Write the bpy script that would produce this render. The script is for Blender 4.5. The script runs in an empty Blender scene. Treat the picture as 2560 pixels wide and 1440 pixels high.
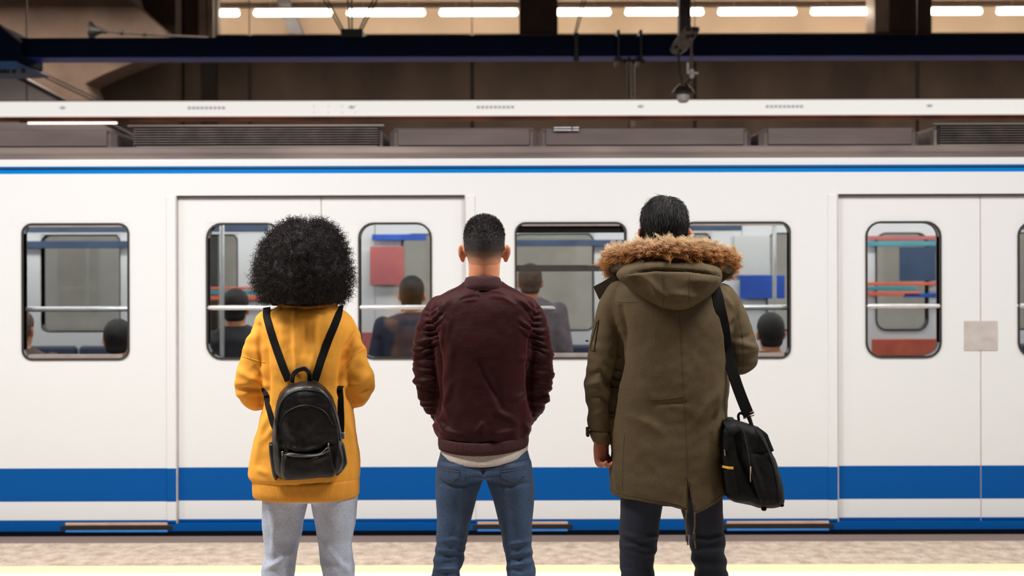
import bpy, math, random
import numpy as np
from mathutils import Vector, Matrix

random.seed(7)
rng = np.random.default_rng(11)
sc = bpy.context.scene
COL = sc.collection

# ------------------------------------------------------------------ camera
LENS = 40.0
F = 2560 * LENS / 36.0          # focal length in pixels of the 2560 wide frame
HY = 655.0                      # horizon row of the photograph
CH = 1.60                       # eye height of the camera above the platform
cam_data = bpy.data.cameras.new('camera')
cam_data.lens = LENS
cam_data.sensor_width = 36.0
cam_data.shift_y = -(720 - HY) / 2560.0
cam_data.clip_start = 0.05
cam_data.dof.use_dof = True
cam_data.dof.focus_distance = 4.15
cam_data.dof.aperture_fstop = 2.3
cam = bpy.data.objects.new('camera', cam_data)
COL.objects.link(cam)
cam.matrix_world = Matrix.Translation((0, 0, CH)) @ Matrix.Rotation(math.radians(90), 4, 'X') @ Matrix.Rotation(math.radians(-0.14), 4, 'Z')
sc.camera = cam

# ------------------------------------------------------------------ world, light, exposure
w = bpy.data.worlds.new('world')
sc.world = w
w.use_nodes = True
w.node_tree.nodes['Background'].inputs[0].default_value = (1.0, 0.93, 0.86, 1)
w.node_tree.nodes['Background'].inputs[1].default_value = 0.025
vs = sc.view_settings
vs.view_transform = 'Standard'
vs.look = 'None'
vs.exposure = 0.0
vs.gamma = 1.0
vs.use_curve_mapping = False


def area(name, loc, sx, sy, power, color, rot=(0, 0, 0)):
    d = bpy.data.lights.new(name, 'AREA')
    d.shape = 'RECTANGLE'
    d.size = sx
    d.size_y = sy
    d.energy = power
    d.color = color
    o = bpy.data.objects.new(name, d)
    o.location = loc
    o.rotation_euler = rot
    COL.objects.link(o)
    return o


LAMP_EDGE = area('platform_edge_lamp', (0, 4.80, 4.00), 20.0, 0.22, 230, (1.0, 0.985, 0.97))
MID_X = ((-6.4, 120), (-2.3, 210), (1.9, 150), (6.0, 100))  # unseen lamps, powers made uneven to bring out the cloth folds
for mx_, pw_ in MID_X:
    area('unseen_middle_lamp', (mx_, 3.55, 3.95), 1.3, 0.22, pw_, (1.0, 0.965, 0.92))
LAMP_HALL = area('opposite_platform_lamp', (0, 13.6, 4.9), 22.0, 0.3, 500, (1.0, 0.9, 0.78))

# ------------------------------------------------------------------ helpers


def P(px, py, y):
    """point of the place at distance y whose picture falls on (px, py)"""
    return np.array([(px - 1280.0) / F * y, y, CH - (py - HY) / F * y])


def lin(r, g, b):
    out = []
    for c in (r, g, b):
        c = c / 255.0
        out.append(c / 12.92 if c <= 0.04045 else ((c + 0.055) / 1.055) ** 2.4)
    return (out[0], out[1], out[2], 1.0)


def mat(name, rgb, rough=0.6, metal=0.0, var=None, scale=40.0, bump=0.0, bump_scale=None, emit=0.0, spec=0.5, sheen=0.0,
        stretch=None, coat=0.0, detail=4.0, var2=None):
    m = bpy.data.materials.new(name)
    m.use_nodes = True
    nt = m.node_tree
    b = nt.nodes['Principled BSDF']
    c = lin(*rgb)
    b.inputs['Base Color'].default_value = c
    b.inputs['Roughness'].default_value = rough
    b.inputs['Metallic'].default_value = metal
    b.inputs['Specular IOR Level'].default_value = spec
    if sheen:
        b.inputs['Sheen Weight'].default_value = sheen
        b.inputs['Sheen Roughness'].default_value = 0.5
        b.inputs['Sheen Tint'].default_value = c
    if coat:
        b.inputs['Coat Weight'].default_value = coat
        b.inputs['Coat Roughness'].default_value = 0.12
    if emit:
        b.inputs['Emission Color'].default_value = c
        b.inputs['Emission Strength'].default_value = emit
    tc = nt.nodes.new('ShaderNodeTexCoord')
    src = tc.outputs['Object']
    if stretch:
        mp = nt.nodes.new('ShaderNodeMapping')
        mp.inputs['Scale'].default_value = stretch
        nt.links.new(src, mp.inputs['Vector'])
        src = mp.outputs['Vector']
    if var:
        n = nt.nodes.new('ShaderNodeTexNoise')
        n.inputs['Scale'].default_value = scale
        n.inputs['Detail'].default_value = detail
        nt.links.new(src, n.inputs['Vector'])
        r = nt.nodes.new('ShaderNodeValToRGB')
        r.color_ramp.elements[0].position = 0.32
        r.color_ramp.elements[1].position = 0.68
        r.color_ramp.elements[0].color = lin(*var)
        r.color_ramp.elements[1].color = c
        nt.links.new(n.outputs['Fac'], r.inputs['Fac'])
        out = r.outputs['Color']
        if var2:
            n2 = nt.nodes.new('ShaderNodeTexNoise')
            n2.inputs['Scale'].default_value = var2[1]
            n2.inputs['Detail'].default_value = 3.0
            nt.links.new(tc.outputs['Object'], n2.inputs['Vector'])
            r2 = nt.nodes.new('ShaderNodeValToRGB')
            r2.color_ramp.elements[0].position = 0.35
            r2.color_ramp.elements[1].position = 0.65
            r2.color_ramp.elements[0].color = (var2[0],) * 3 + (1,)
            r2.color_ramp.elements[1].color = (1, 1, 1, 1)
            nt.links.new(n2.outputs['Fac'], r2.inputs['Fac'])
            mx = nt.nodes.new('ShaderNodeMixRGB')
            mx.blend_type = 'MULTIPLY'
            mx.inputs[0].default_value = 1.0
            nt.links.new(out, mx.inputs[1])
            nt.links.new(r2.outputs['Color'], mx.inputs[2])
            out = mx.outputs[0]
        nt.links.new(out, b.inputs['Base Color'])
    if bump:
        n = nt.nodes.new('ShaderNodeTexNoise')
        n.inputs['Scale'].default_value = bump_scale or scale
        n.inputs['Detail'].default_value = 6.0
        nt.links.new(src, n.inputs['Vector'])
        bp = nt.nodes.new('ShaderNodeBump')
        bp.inputs['Strength'].default_value = bump
        bp.inputs['Distance'].default_value = 0.01
        nt.links.new(n.outputs['Fac'], bp.inputs['Height'])
        nt.links.new(bp.outputs['Normal'], b.inputs['Normal'])
    return m


def attr_mat(name, rough=0.6, spec=0.3, sheen=0.0):
    """colour carried strand by strand in the colour attribute 'Col'"""
    m = bpy.data.materials.new(name)
    m.use_nodes = True
    nt = m.node_tree
    b = nt.nodes['Principled BSDF']
    b.inputs['Roughness'].default_value = rough
    b.inputs['Specular IOR Level'].default_value = spec
    if sheen:
        b.inputs['Sheen Weight'].default_value = sheen
    a = nt.nodes.new('ShaderNodeVertexColor')
    a.layer_name = 'Col'
    nt.links.new(a.outputs['Color'], b.inputs['Base Color'])
    return m


def fur_mat(name):
    """thin hairs let light through"""
    m = bpy.data.materials.new(name)
    m.use_nodes = True
    nt = m.node_tree
    nt.nodes.remove(nt.nodes['Principled BSDF'])
    a = nt.nodes.new('ShaderNodeVertexColor')
    a.layer_name = 'Col'
    d = nt.nodes.new('ShaderNodeBsdfDiffuse')
    t = nt.nodes.new('ShaderNodeBsdfTranslucent')
    mx = nt.nodes.new('ShaderNodeMixShader')
    mx.inputs[0].default_value = .5
    nt.links.new(a.outputs['Color'], d.inputs[0])
    nt.links.new(a.outputs['Color'], t.inputs[0])
    nt.links.new(d.outputs[0], mx.inputs[1])
    nt.links.new(t.outputs[0], mx.inputs[2])
    nt.links.new(mx.outputs[0], nt.nodes['Material Output'].inputs['Surface'])
    return m


def glass_mat(name, tint=(0.86, 0.9, 0.9), gloss=0.10):
    m = bpy.data.materials.new(name)
    m.use_nodes = True
    nt = m.node_tree
    nt.nodes.remove(nt.nodes['Principled BSDF'])
    out = nt.nodes['Material Output']
    t = nt.nodes.new('ShaderNodeBsdfTransparent')
    t.inputs[0].default_value = tint + (1,)
    g = nt.nodes.new('ShaderNodeBsdfGlossy')
    g.inputs['Roughness'].default_value = 0.04
    fr = nt.nodes.new('ShaderNodeFresnel')
    fr.inputs['IOR'].default_value = 1.5
    ad = nt.nodes.new('ShaderNodeMath')
    ad.operation = 'ADD'
    ad.inputs[1].default_value = gloss - 0.04
    nt.links.new(fr.outputs[0], ad.inputs[0])
    mx = nt.nodes.new('ShaderNodeMixShader')
    nt.links.new(ad.outputs[0], mx.inputs[0])
    nt.links.new(t.outputs[0], mx.inputs[1])
    nt.links.new(g.outputs[0], mx.inputs[2])
    nt.links.new(mx.outputs[0], out.inputs['Surface'])
    return m


# -------- shapes: every shape is (vertices, faces) in metres of the place


def box(x0, x1, y0, y1, z0, z1, bev=0.0):
    if bev <= 0:
        v = [(x, y, z) for x in (x0, x1) for y in (y0, y1) for z in (z0, z1)]
        f = [(0, 1, 3, 2), (4, 6, 7, 5), (0, 4, 5, 1), (2, 3, 7, 6), (0, 2, 6, 4), (1, 5, 7, 3)]
        return v, f
    b = min(bev, (x1 - x0) * .45, (y1 - y0) * .45, (z1 - z0) * .45)
    rings = []
    for z, i in ((z0, b), (z0 + b, 0), (z1 - b, 0), (z1, b)):
        rings.append([(x0 + b + i * .0, y0 + i, z), (x1 - b, y0 + i, z), (x1 - i, y0 + b, z), (x1 - i, y1 - b, z),
                      (x1 - b, y1 - i, z), (x0 + b, y1 - i, z), (x0 + i, y1 - b, z), (x0 + i, y0 + b, z)])
    return rings_mesh(rings)


def rings_mesh(rings, caps=True, closed=True):
    v = []
    f = []
    n = len(rings[0])
    for r in rings:
        v += [tuple(float(c) for c in p) for p in r]
    m = n if closed else n - 1
    for k in range(len(rings) - 1):
        for i in range(m):
            j = (i + 1) % n
            f.append((k * n + i, k * n + j, (k + 1) * n + j, (k + 1) * n + i))
    if caps:
        f.append(tuple(range(n - 1, -1, -1)))
        f.append(tuple(range((len(rings) - 1) * n, len(rings) * n)))
    return v, f


def frames(pts):
    pts = np.asarray(pts, float)
    t = np.gradient(pts, axis=0)
    t /= np.linalg.norm(t, axis=1)[:, None] + 1e-12
    up = np.array([0, 0, 1.0]) if abs(t[0][2]) < .9 else np.array([0, 1.0, 0])
    u = np.cross(t[0], up)
    u /= np.linalg.norm(u)
    U = []
    for k in range(len(pts)):
        u = u - t[k] * np.dot(u, t[k])
        u /= np.linalg.norm(u)
        U.append(u.copy())
    U = np.array(U)
    return t, U, np.cross(t, U)


def spline(pts, n):
    """smooth curve through the points, n samples evenly spaced"""
    p = np.asarray(pts, float)
    q = np.vstack([2 * p[0] - p[1], p, 2 * p[-1] - p[-2]])
    out = []
    for i in range(1, len(q) - 2):
        t = np.linspace(0, 1, 24, endpoint=False)[:, None]
        a, b, c, d = q[i - 1], q[i], q[i + 1], q[i + 2]
        out.append(.5 * (2 * b + (c - a) * t + (2 * a - 5 * b + 4 * c - d) * t ** 2 + (3 * b - a - 3 * c + d) * t ** 3))
    out = np.vstack(out + [p[-1:]])
    s = np.r_[0, np.cumsum(np.linalg.norm(np.diff(out[:, :3], axis=0), axis=1))]
    ss = np.linspace(0, s[-1], n)
    return np.stack([np.interp(ss, s, out[:, k]) for k in range(p.shape[1])], 1)


def loop_spline(pts, n):
    p = np.asarray(pts, float)
    q = np.vstack([p[-2:], p, p[:3]])
    s = spline(q, 24 * len(q))
    # cut back to exactly one turn
    a = np.argmin(np.linalg.norm(s[:24 * 3] - p[0], axis=1))
    tail = s[24 * (len(q) - 4):]
    b = 24 * (len(q) - 4) + np.argmin(np.linalg.norm(tail - p[0], axis=1))
    c = s[a:b + 1]
    d = np.r_[0, np.cumsum(np.linalg.norm(np.diff(c, axis=0), axis=1))]
    ss = np.linspace(0, d[-1], n, endpoint=False)
    return np.stack([np.interp(ss, d, c[:, k]) for k in range(c.shape[1])], 1)


def tube(pts, rad, n=12, steps=None, flat=1.0, axis=None, dome=True):
    """round (or flattened) tube; rad per point; pts may be (x,y,z)"""
    pts = np.asarray(pts, float)
    rad = np.full(len(pts), rad) if np.isscalar(rad) else np.asarray(rad, float)
    if steps:
        pr = spline(np.c_[pts, rad], steps)
        pts, rad = pr[:, :3], pr[:, 3]
    t, U, W = frames(pts)
    if axis is not None:
        a = np.asarray(axis, float)
        U = a - t * (t @ a)[:, None]
        U /= np.linalg.norm(U, axis=1)[:, None]
        W = np.cross(t, U)
    ang = np.linspace(0, 2 * math.pi, n, endpoint=False)
    rings = []

    def ring(c, u, w_, r):
        return c + r * (np.cos(ang)[:, None] * u * flat + np.sin(ang)[:, None] * w_)
    if dome:
        for a in (80, 50, 22):
            s = math.radians(a)
            rings.append(ring(pts[0] - t[0] * rad[0] * math.sin(s), U[0], W[0], rad[0] * math.cos(s)))
    for k in range(len(pts)):
        rings.append(ring(pts[k], U[k], W[k], rad[k]))
    if dome:
        for a in (22, 50, 80):
            s = math.radians(a)
            rings.append(ring(pts[-1] + t[-1] * rad[-1] * math.sin(s), U[-1], W[-1], rad[-1] * math.cos(s)))
    return rings_mesh(rings)


def ribbon(pts, width, thick, axis, steps=None):
    """flat strap: width across, thick along axis"""
    pts = np.asarray(pts, float)
    if steps:
        pts = spline(pts, steps)
    t, _, _ = frames(pts)
    a = np.asarray(axis, float)
    a = np.broadcast_to(a, pts.shape)
    nrm = a - t * np.sum(t * a, 1)[:, None]
    nrm /= np.linalg.norm(nrm, axis=1)[:, None]
    s = np.cross(t, nrm)
    wd = np.full(len(pts), width) if np.isscalar(width) else np.interp(np.linspace(0, 1, len(pts)), np.linspace(0, 1, len(width)), width)
    rings = []
    for k in range(len(pts)):
        c, W_ = pts[k], wd[k] / 2
        e = thick * .35
        rings.append([c + s[k] * (W_ - e) + nrm[k] * thick / 2, c + s[k] * W_, c + s[k] * (W_ - e) - nrm[k] * thick / 2,
                      c - s[k] * (W_ - e) - nrm[k] * thick / 2, c - s[k] * W_, c - s[k] * (W_ - e) + nrm[k] * thick / 2])
    return rings_mesh(rings)


def ball(c, r, n=20, m=12, rot=None):
    c = np.asarray(c, float)
    r = np.full(3, r) if np.isscalar(r) else np.asarray(r, float)
    rings = []
    for k in range(m + 1):
        a = -math.pi / 2 + math.pi * (k + .02 if k == 0 else k - .02 if k == m else k) / m
        rings.append([(math.cos(a) * math.cos(2 * math.pi * i / n), math.cos(a) * math.sin(2 * math.pi * i / n), math.sin(a)) for i in range(n)])
    v, f = rings_mesh(rings)
    v = np.array(v) * r
    if rot is not None:
        v = v @ np.array(rot).T
    return [tuple(p) for p in v + c], f


def lathe(c, prof, n=24, axis='Z'):
    rings = []
    for r, h in prof:
        a = [2 * math.pi * i / n for i in range(n)]
        if axis == 'Z':
            rings.append([(c[0] + r * math.cos(t), c[1] + r * math.sin(t), c[2] + h) for t in a])
        elif axis == 'X':
            rings.append([(c[0] + h, c[1] + r * math.cos(t), c[2] + r * math.sin(t)) for t in a])
        else:
            rings.append([(c[0] + r * math.cos(t), c[1] + h, c[2] + r * math.sin(t)) for t in a])
    return rings_mesh(rings)


def prism(poly, y0, y1):
    """outline [(x, z)] extruded in depth from y0 to y1"""
    return rings_mesh([[(x, y0, z) for x, z in poly], [(x, y1, z) for x, z in poly]])


def sring(x0, x1, y0, y1, z, e=2.3, n=64):
    cx, cy = (x0 + x1) / 2, (y0 + y1) / 2
    rx, ry = (x1 - x0) / 2, (y1 - y0) / 2
    out = []
    for i in range(n):
        a = 2 * math.pi * i / n
        c, s = math.cos(a), math.sin(a)
        out.append((cx + rx * math.copysign(abs(c) ** (2 / e), c), cy + ry * math.copysign(abs(s) ** (2 / e), s), z))
    return out


def join(*shapes):
    v, f = [], []
    for sv, sf in shapes:
        o = len(v)
        v += list(sv)
        f += [tuple(i + o for i in q) for q in sf]
    return v, f


def rrect(x0, x1, z0, z1, r, n=5):
    out = []
    for cx, cz, a0 in ((x1 - r, z1 - r, 0), (x0 + r, z1 - r, 90), (x0 + r, z0 + r, 180), (x1 - r, z0 + r, 270)):
        for k in range(n + 1):
            a = math.radians(a0 + 90 * k / n)
            out.append((cx + r * math.cos(a), cz + r * math.sin(a)))
    return out


def frame_ring(x0, x1, z0, z1, r, wd, y0, y1, n=5):
    """rounded rectangular ring, outer outline grown by wd"""
    i = rrect(x0, x1, z0, z1, r, n)
    o = rrect(x0 - wd, x1 + wd, z0 - wd, z1 + wd, r + wd, n)
    rings = [[(x, y1, z) for x, z in i], [(x, y0, z) for x, z in i], [(x, y0, z) for x, z in o], [(x, y1, z) for x, z in o]]
    v, f = rings_mesh(rings, caps=False)
    m = len(i)
    for k in range(m):
        j = (k + 1) % m
        f.append((3 * m + k, 3 * m + j, j, k))
    return v, f


def corner_ring(x0, x1, z0, z1, r, grow, y0, y1, n=5):
    """panel filling the corners between a rounded frame and its square opening"""
    i = rrect(x0, x1, z0, z1, r, n)
    X0, X1, Z0, Z1 = x0 - grow, x1 + grow, z0 - grow, z1 + grow
    o = []
    for k, (cx, cz) in enumerate(((X1, Z1), (X0, Z1), (X0, Z0), (X1, Z0))):
        for j in range(n + 1):
            px, pz = i[k * (n + 1) + j]
            t = j / n
            horizontal_first = k % 2 == 0
            if (t < .5) == horizontal_first:
                o.append((cx, pz if t not in (.5,) else cz) if abs(t - .5) > .12 else (cx, cz))
            else:
                o.append((px, cz) if abs(t - .5) > .12 else (cx, cz))
    rings = [[(x, y1, z) for x, z in i], [(x, y0, z) for x, z in i], [(x, y0, z) for x, z in o], [(x, y1, z) for x, z in o]]
    return rings_mesh(rings, caps=False)


# -------- objects


def make_mesh(name, shape, colors=None):
    v, f = shape
    me = bpy.data.meshes.new(name)
    if isinstance(f, np.ndarray):
        v = np.asarray(v, np.float32)
        k = f.shape[1]
        me.vertices.add(len(v))
        me.vertices.foreach_set('co', v.ravel())
        me.loops.add(f.size)
        me.loops.foreach_set('vertex_index', f.astype(np.int32).ravel())
        me.polygons.add(len(f))
        me.polygons.foreach_set('loop_start', np.arange(0, f.size, k, dtype=np.int32))
        me.update(calc_edges=True)
    else:
        me.from_pydata([tuple(p) for p in v], [], f)
        me.update()
    if colors is not None:
        a = me.color_attributes.new('Col', 'FLOAT_COLOR', 'POINT')
        a.data.foreach_set('color', np.c_[colors, np.ones(len(colors))].astype(np.float32).ravel())
    return me


def obj(name, shape, material, parent=None, smooth=False, kind=None, label=None, auto=None, colors=None):
    me = shape if isinstance(shape, bpy.types.Mesh) else make_mesh(name, shape, colors)
    if material and not me.materials:
        me.materials.append(material)
    if smooth:
        me.polygons.foreach_set('use_smooth', [True] * len(me.polygons))
        if auto:
            me.set_sharp_from_angle(angle=math.radians(auto))
    o = bpy.data.objects.new(name, me)
    COL.objects.link(o)
    if parent is not None:
        o.parent = parent
        base = parent.get('_base')
        if base is not None:
            o.matrix_parent_inverse = Matrix.Translation(-Vector(base))
    if kind:
        o['kind'] = kind
    if label:
        o['label'] = label
    return o


def tag(o, label, cat, group=None):
    o['label'] = label
    o['category'] = cat
    if group:
        o['group'] = group
    return o


def thing(name, label, cat, loc=(0, 0, 0), group=None):
    o = bpy.data.objects.new(name, None)
    o.empty_display_size = 0.1
    o.location = loc
    COL.objects.link(o)
    o['_base'] = tuple(float(c) for c in loc)
    return tag(o, label, cat, group)


def struct(name, shape, material, label=None, parent=None):
    o = obj(name, shape, material, parent)
    if parent is None:
        o['kind'] = 'structure'
    if label:
        o['label'] = label
    return o


def fuse(shapes, voxel, smooth=5, factor=0.5):
    """one continuous skin around overlapping closed shapes"""
    me = make_mesh('fuse', join(*shapes))
    o = bpy.data.objects.new('fuse', me)
    COL.objects.link(o)
    r = o.modifiers.new('r', 'REMESH')
    r.mode = 'VOXEL'
    r.voxel_size = voxel
    if smooth:
        s = o.modifiers.new('s', 'SMOOTH')
        s.factor = factor
        s.iterations = smooth
    dg = bpy.context.evaluated_depsgraph_get()
    ev = o.evaluated_get(dg)
    em = ev.to_mesh()
    v = np.empty(len(em.vertices) * 3, np.float32)
    em.vertices.foreach_get('co', v)
    l = np.empty(len(em.loops), np.int32)
    em.loops.foreach_get('vertex_index', l)
    v = v.reshape(-1, 3).astype(float)
    f = l.reshape(-1, 4)
    ev.to_mesh_clear()
    bpy.data.objects.remove(o)
    bpy.data.meshes.remove(me)
    return v, f


def normals(v, f):
    n = np.zeros_like(v)
    a, b, c, d = (v[f[:, k]] for k in range(4))
    fn = np.cross(c - a, d - b)
    for k in range(4):
        np.add.at(n, f[:, k], fn)
    return n / (np.linalg.norm(n, axis=1)[:, None] + 1e-12)


_perm = np.random.default_rng(3).permutation(256)
_perm = np.r_[_perm, _perm, _perm]
_grad = np.random.default_rng(4).normal(size=(256, 3))
_grad /= np.linalg.norm(_grad, axis=1)[:, None]


def noise3(p):
    p = np.asarray(p, float)
    i = np.floor(p).astype(int)
    f = p - i
    i &= 255
    u = f * f * f * (f * (f * 6 - 15) + 10)
    out = 0
    for dx in (0, 1):
        for dy in (0, 1):
            for dz in (0, 1):
                h = _perm[_perm[_perm[(i[:, 0] + dx) & 255] + ((i[:, 1] + dy) & 255)] + ((i[:, 2] + dz) & 255)]
                g = np.sum(_grad[h] * (f - (dx, dy, dz)), 1)
                out = out + g * (u[:, 0] if dx else 1 - u[:, 0]) * (u[:, 1] if dy else 1 - u[:, 1]) * (u[:, 2] if dz else 1 - u[:, 2])
    return out * 1.6


def to_px(v):
    return np.c_[1280 + F * v[:, 0] / v[:, 1], HY - F * (v[:, 2] - CH) / v[:, 1]]


def fold_field(uv, folds):
    """height of cloth folds: each fold is (polyline, half width, height); ridge where height > 0, crease where < 0"""
    h = np.zeros(len(uv))
    for pts, wd, amp in folds:
        pts = np.asarray(pts, float)
        seg = np.linalg.norm(np.diff(pts, axis=0), axis=1)
        tot = seg.sum()
        best = np.full(len(uv), 1e9)
        tt = np.zeros(len(uv))
        acc = 0
        for k in range(len(pts) - 1):
            d = pts[k + 1] - pts[k]
            t = np.clip(((uv - pts[k]) @ d) / (d @ d), 0, 1)
            q = np.linalg.norm(uv - (pts[k] + t[:, None] * d), axis=1)
            m = q < best
            best[m] = q[m]
            tt[m] = (acc + t[m] * seg[k]) / tot
            acc += seg[k]
        h += amp * np.exp(-(best / wd) ** 2) * np.sqrt(np.clip(np.sin(np.pi * np.clip(tt * .9 + .05, 0, 1)), 0, 1))
    return h


def wrinkle(v, f, folds=(), noises=(), back_only=True):
    n = normals(v, f)
    h = np.zeros(len(v))
    if folds:
        wgt = np.clip(-n[:, 1] * 1.6 + .1, 0, 1) if back_only else 1.0
        h += 1.7 * fold_field(to_px(v), folds) * wgt
    for amp, scl, mask in noises:
        x = noise3(v * np.asarray(scl))
        x = np.sign(x) * np.abs(x) ** 0.9
        h += 1.3 * amp * x * (mask(v) if mask else 1.0)
    return v + n * h[:, None]


def strands(paths, r0, r1, sides=3):
    """paths (n, k, 3): thin tapering hairs as one mesh"""
    n, k, _ = paths.shape
    t = np.gradient(paths, axis=1)
    t /= np.linalg.norm(t, axis=2, keepdims=True) + 1e-12
    ref = rng.normal(size=(n, 1, 3))
    u = np.cross(t, np.broadcast_to(ref, t.shape))
    u /= np.linalg.norm(u, axis=2, keepdims=True) + 1e-12
    w_ = np.cross(t, u)
    rad = np.linspace(0, 1, k)[None, :, None]
    rad = r0 + (r1 - r0) * rad
    ang = np.arange(sides) * 2 * math.pi / sides
    ring = paths[:, :, None, :] + rad[:, :, None, :] * (np.cos(ang)[None, None, :, None] * u[:, :, None, :] + np.sin(ang)[None, None, :, None] * w_[:, :, None, :])
    v = ring.reshape(-1, 3)
    base = (np.arange(n) * k * sides)[:, None, None] + (np.arange(k - 1) * sides)[None, :, None]
    i = np.arange(sides)[None, None, :]
    j = (np.arange(sides) + 1)[None, None, :] % sides
    q = np.stack([base + i, base + j, base + sides + j, base + sides + i], -1).reshape(-1, 4)
    return v, q


def merge_np(a, b):
    (v1, f1), (v2, f2) = a, b
    return np.vstack([v1, v2]), np.vstack([f1, f2 + len(v1)])
# ------------------------------------------------------------------ materials of the place
M = {}
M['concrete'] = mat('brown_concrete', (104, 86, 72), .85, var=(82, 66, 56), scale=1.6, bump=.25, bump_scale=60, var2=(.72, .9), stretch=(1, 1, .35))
M['concrete_lit'] = mat('lit_concrete', (122, 101, 88), .85, var=(100, 82, 71), scale=2.2, bump=.25, bump_scale=50)  # lighter concrete for the lit part of the arch
M['concrete_dark'] = mat('dark_concrete', (62, 54, 48), .85, var=(46, 40, 36), scale=2.0, bump=.2, bump_scale=40)
M['pillar_lit'] = mat('pillar_lit_faces', (196, 172, 156), .6, var=(180, 156, 140), scale=5)  # paler tone paints in the light on pillar sides and edges
M['beige'] = mat('beige_plaster', (218, 190, 162), .8, var=(208, 178, 148), scale=1.5)
M['wood'] = mat('brown_rail', (92, 70, 56), .6, var=(76, 56, 44), scale=8)
M['ceiling'] = mat('ceiling_panel', (104, 98, 92), .8, var=(92, 86, 82), scale=2)
M['tile_wall'] = mat('station_wall', (214, 210, 204), .5, var=(200, 196, 190), scale=3)
M['navy'] = mat('navy_steel', (11, 25, 54), .7, var=(9, 20, 44), scale=3, spec=.1)
M['navy_lit'] = mat('navy_lit_underside', (52, 74, 214), .5, var=(44, 62, 190), scale=3)  # brighter blue paints in the light on the beam's underside
M['black_metal'] = mat('black_metal', (20, 20, 22), .5, var=(14, 14, 16), scale=30)
M['grey_metal'] = mat('grey_metal', (128, 112, 102), .5, .3, var=(104, 90, 82), scale=30)
M['dark_metal'] = mat('dark_grey_metal', (70, 60, 56), .5, .3, var=(56, 48, 44), scale=20)
M['white_plastic'] = mat('white_plastic', (250, 247, 240), .4, var=(244, 240, 232), scale=20)
M['tube'] = mat('fluorescent_tube', (255, 246, 230), .4, emit=17.0)
M['sign'] = mat('lit_white_sign', (255, 250, 244), .4, emit=.82)
M['sign_print'] = mat('pale_sign_print', (222, 220, 226), .5, emit=.45)
M['orange'] = mat('copper_orange_strip', (226, 132, 98), .6, var=(150, 86, 64), scale=2.2, stretch=(1, .1, .1))
M['platform'] = mat('speckled_platform', (214, 196, 178), .75, var=(172, 152, 134), scale=14, bump=.2, bump_scale=120, var2=(.80, 60), detail=9)
M['kerb'] = mat('kerb_stone', (124, 106, 97), .6, var=(114, 97, 88), scale=4, stretch=(.3, 1, 1))
M['yellow_line'] = mat('pale_yellow_line', (232, 222, 176), .6, var=(226, 214, 166), scale=20)
M['white_line'] = mat('white_line', (228, 227, 220), .6, var=(222, 220, 212), scale=20)
M['ballast'] = mat('track_ballast', (60, 54, 50), .9, var=(38, 34, 32), scale=40, bump=.5)

EDGE = 6.66                     # platform edge
TY = 6.72                       # near side of the train
BW = 16.5                       # far wall

# ------------------------------------------------------------------ platform and shell
XL, XR = -14.0, 14.0
struct('floor', box(XL, XR, -4, 5.55, -1.0, 0), mat('grey_granite_floor', (186, 174, 164), .6, var=(164, 152, 142), scale=60), 'grey granite platform floor')
struct('trim_1', box(XL, XR, 5.86, 5.995, -1.0, 0.004), M['yellow_line'], 'pale yellow warning line along the platform')
struct('trim_2', box(XL, XR, 5.55, 5.86, -1.0, 0.003), M['white_line'], 'white line along the platform')
struct('trim_3', box(XL, XR, 5.995, 6.50, -1.0, 0.0), M['platform'], 'speckled beige strip of platform before the edge')
struct('trim_4', box(XL, XR, 6.50, EDGE, -1.0, 0.0), M['kerb'], 'smooth grey brown edge stone of the platform')
struct('track_floor', box(XL, XR, EDGE, 12.6, -1.3, -1.0), M['ballast'], 'dark track bed under the train')
struct('floor_opposite', box(XL, XR, 12.6, BW, -1.3, 0), M['kerb'], 'platform floor on the far side of the tracks')
struct('ceiling', box(XL, XR, -4, 10.4, 4.30, 4.5), M['ceiling'], 'flat station ceiling over the platform')
struct('ceiling_hall', box(XL, XR, 10.4, 21, 7.0, 7.2), M['ceiling'], 'high ceiling over the opposite platform')
struct('ceiling_step', box(XL, XR, 10.4, 10.6, 4.3, 7.0), M['concrete_dark'])
struct('wall_front', box(XL, XR, -4.2, -4, -1, 4.5), M['concrete'])
struct('wall_left', box(XL - .2, XL, -4, 21, -1.3, 7.2), M['concrete_dark'])
struct('wall_right', box(XR, XR + .2, -4, 21, -1.3, 7.2), M['concrete_dark'])

# far wall: a bed with separate concrete panels in front of it
wall_back = struct('wall_back', box(XL, XR, BW + .06, BW + .3, -1.3, P(0, 86, BW)[2]), M['concrete_dark'], 'brown concrete wall across the tracks')
SGN = 12.3
z_sign_top, z_sign_bot = P(0, 251, SGN)[2], P(0, 289, SGN)[2]
zw = P(0, 289, BW)[2]
edges = [625 + 556.5 * k for k in range(-3, 6)]
for a, b in zip(edges[:-1], edges[1:]):
    x0, x1 = P(a, 0, BW)[0] + .022, P(b, 0, BW)[0] - .022
    obj('concrete_panel', box(x0, x1, BW, BW + .06, zw - .45, P(0, 84, BW)[2], .006), M['concrete'], wall_back)
obj('wall_tiling', box(XL, XR, BW + .01, BW + .06, -.0, zw - .47), M['tile_wall'], wall_back)

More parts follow.
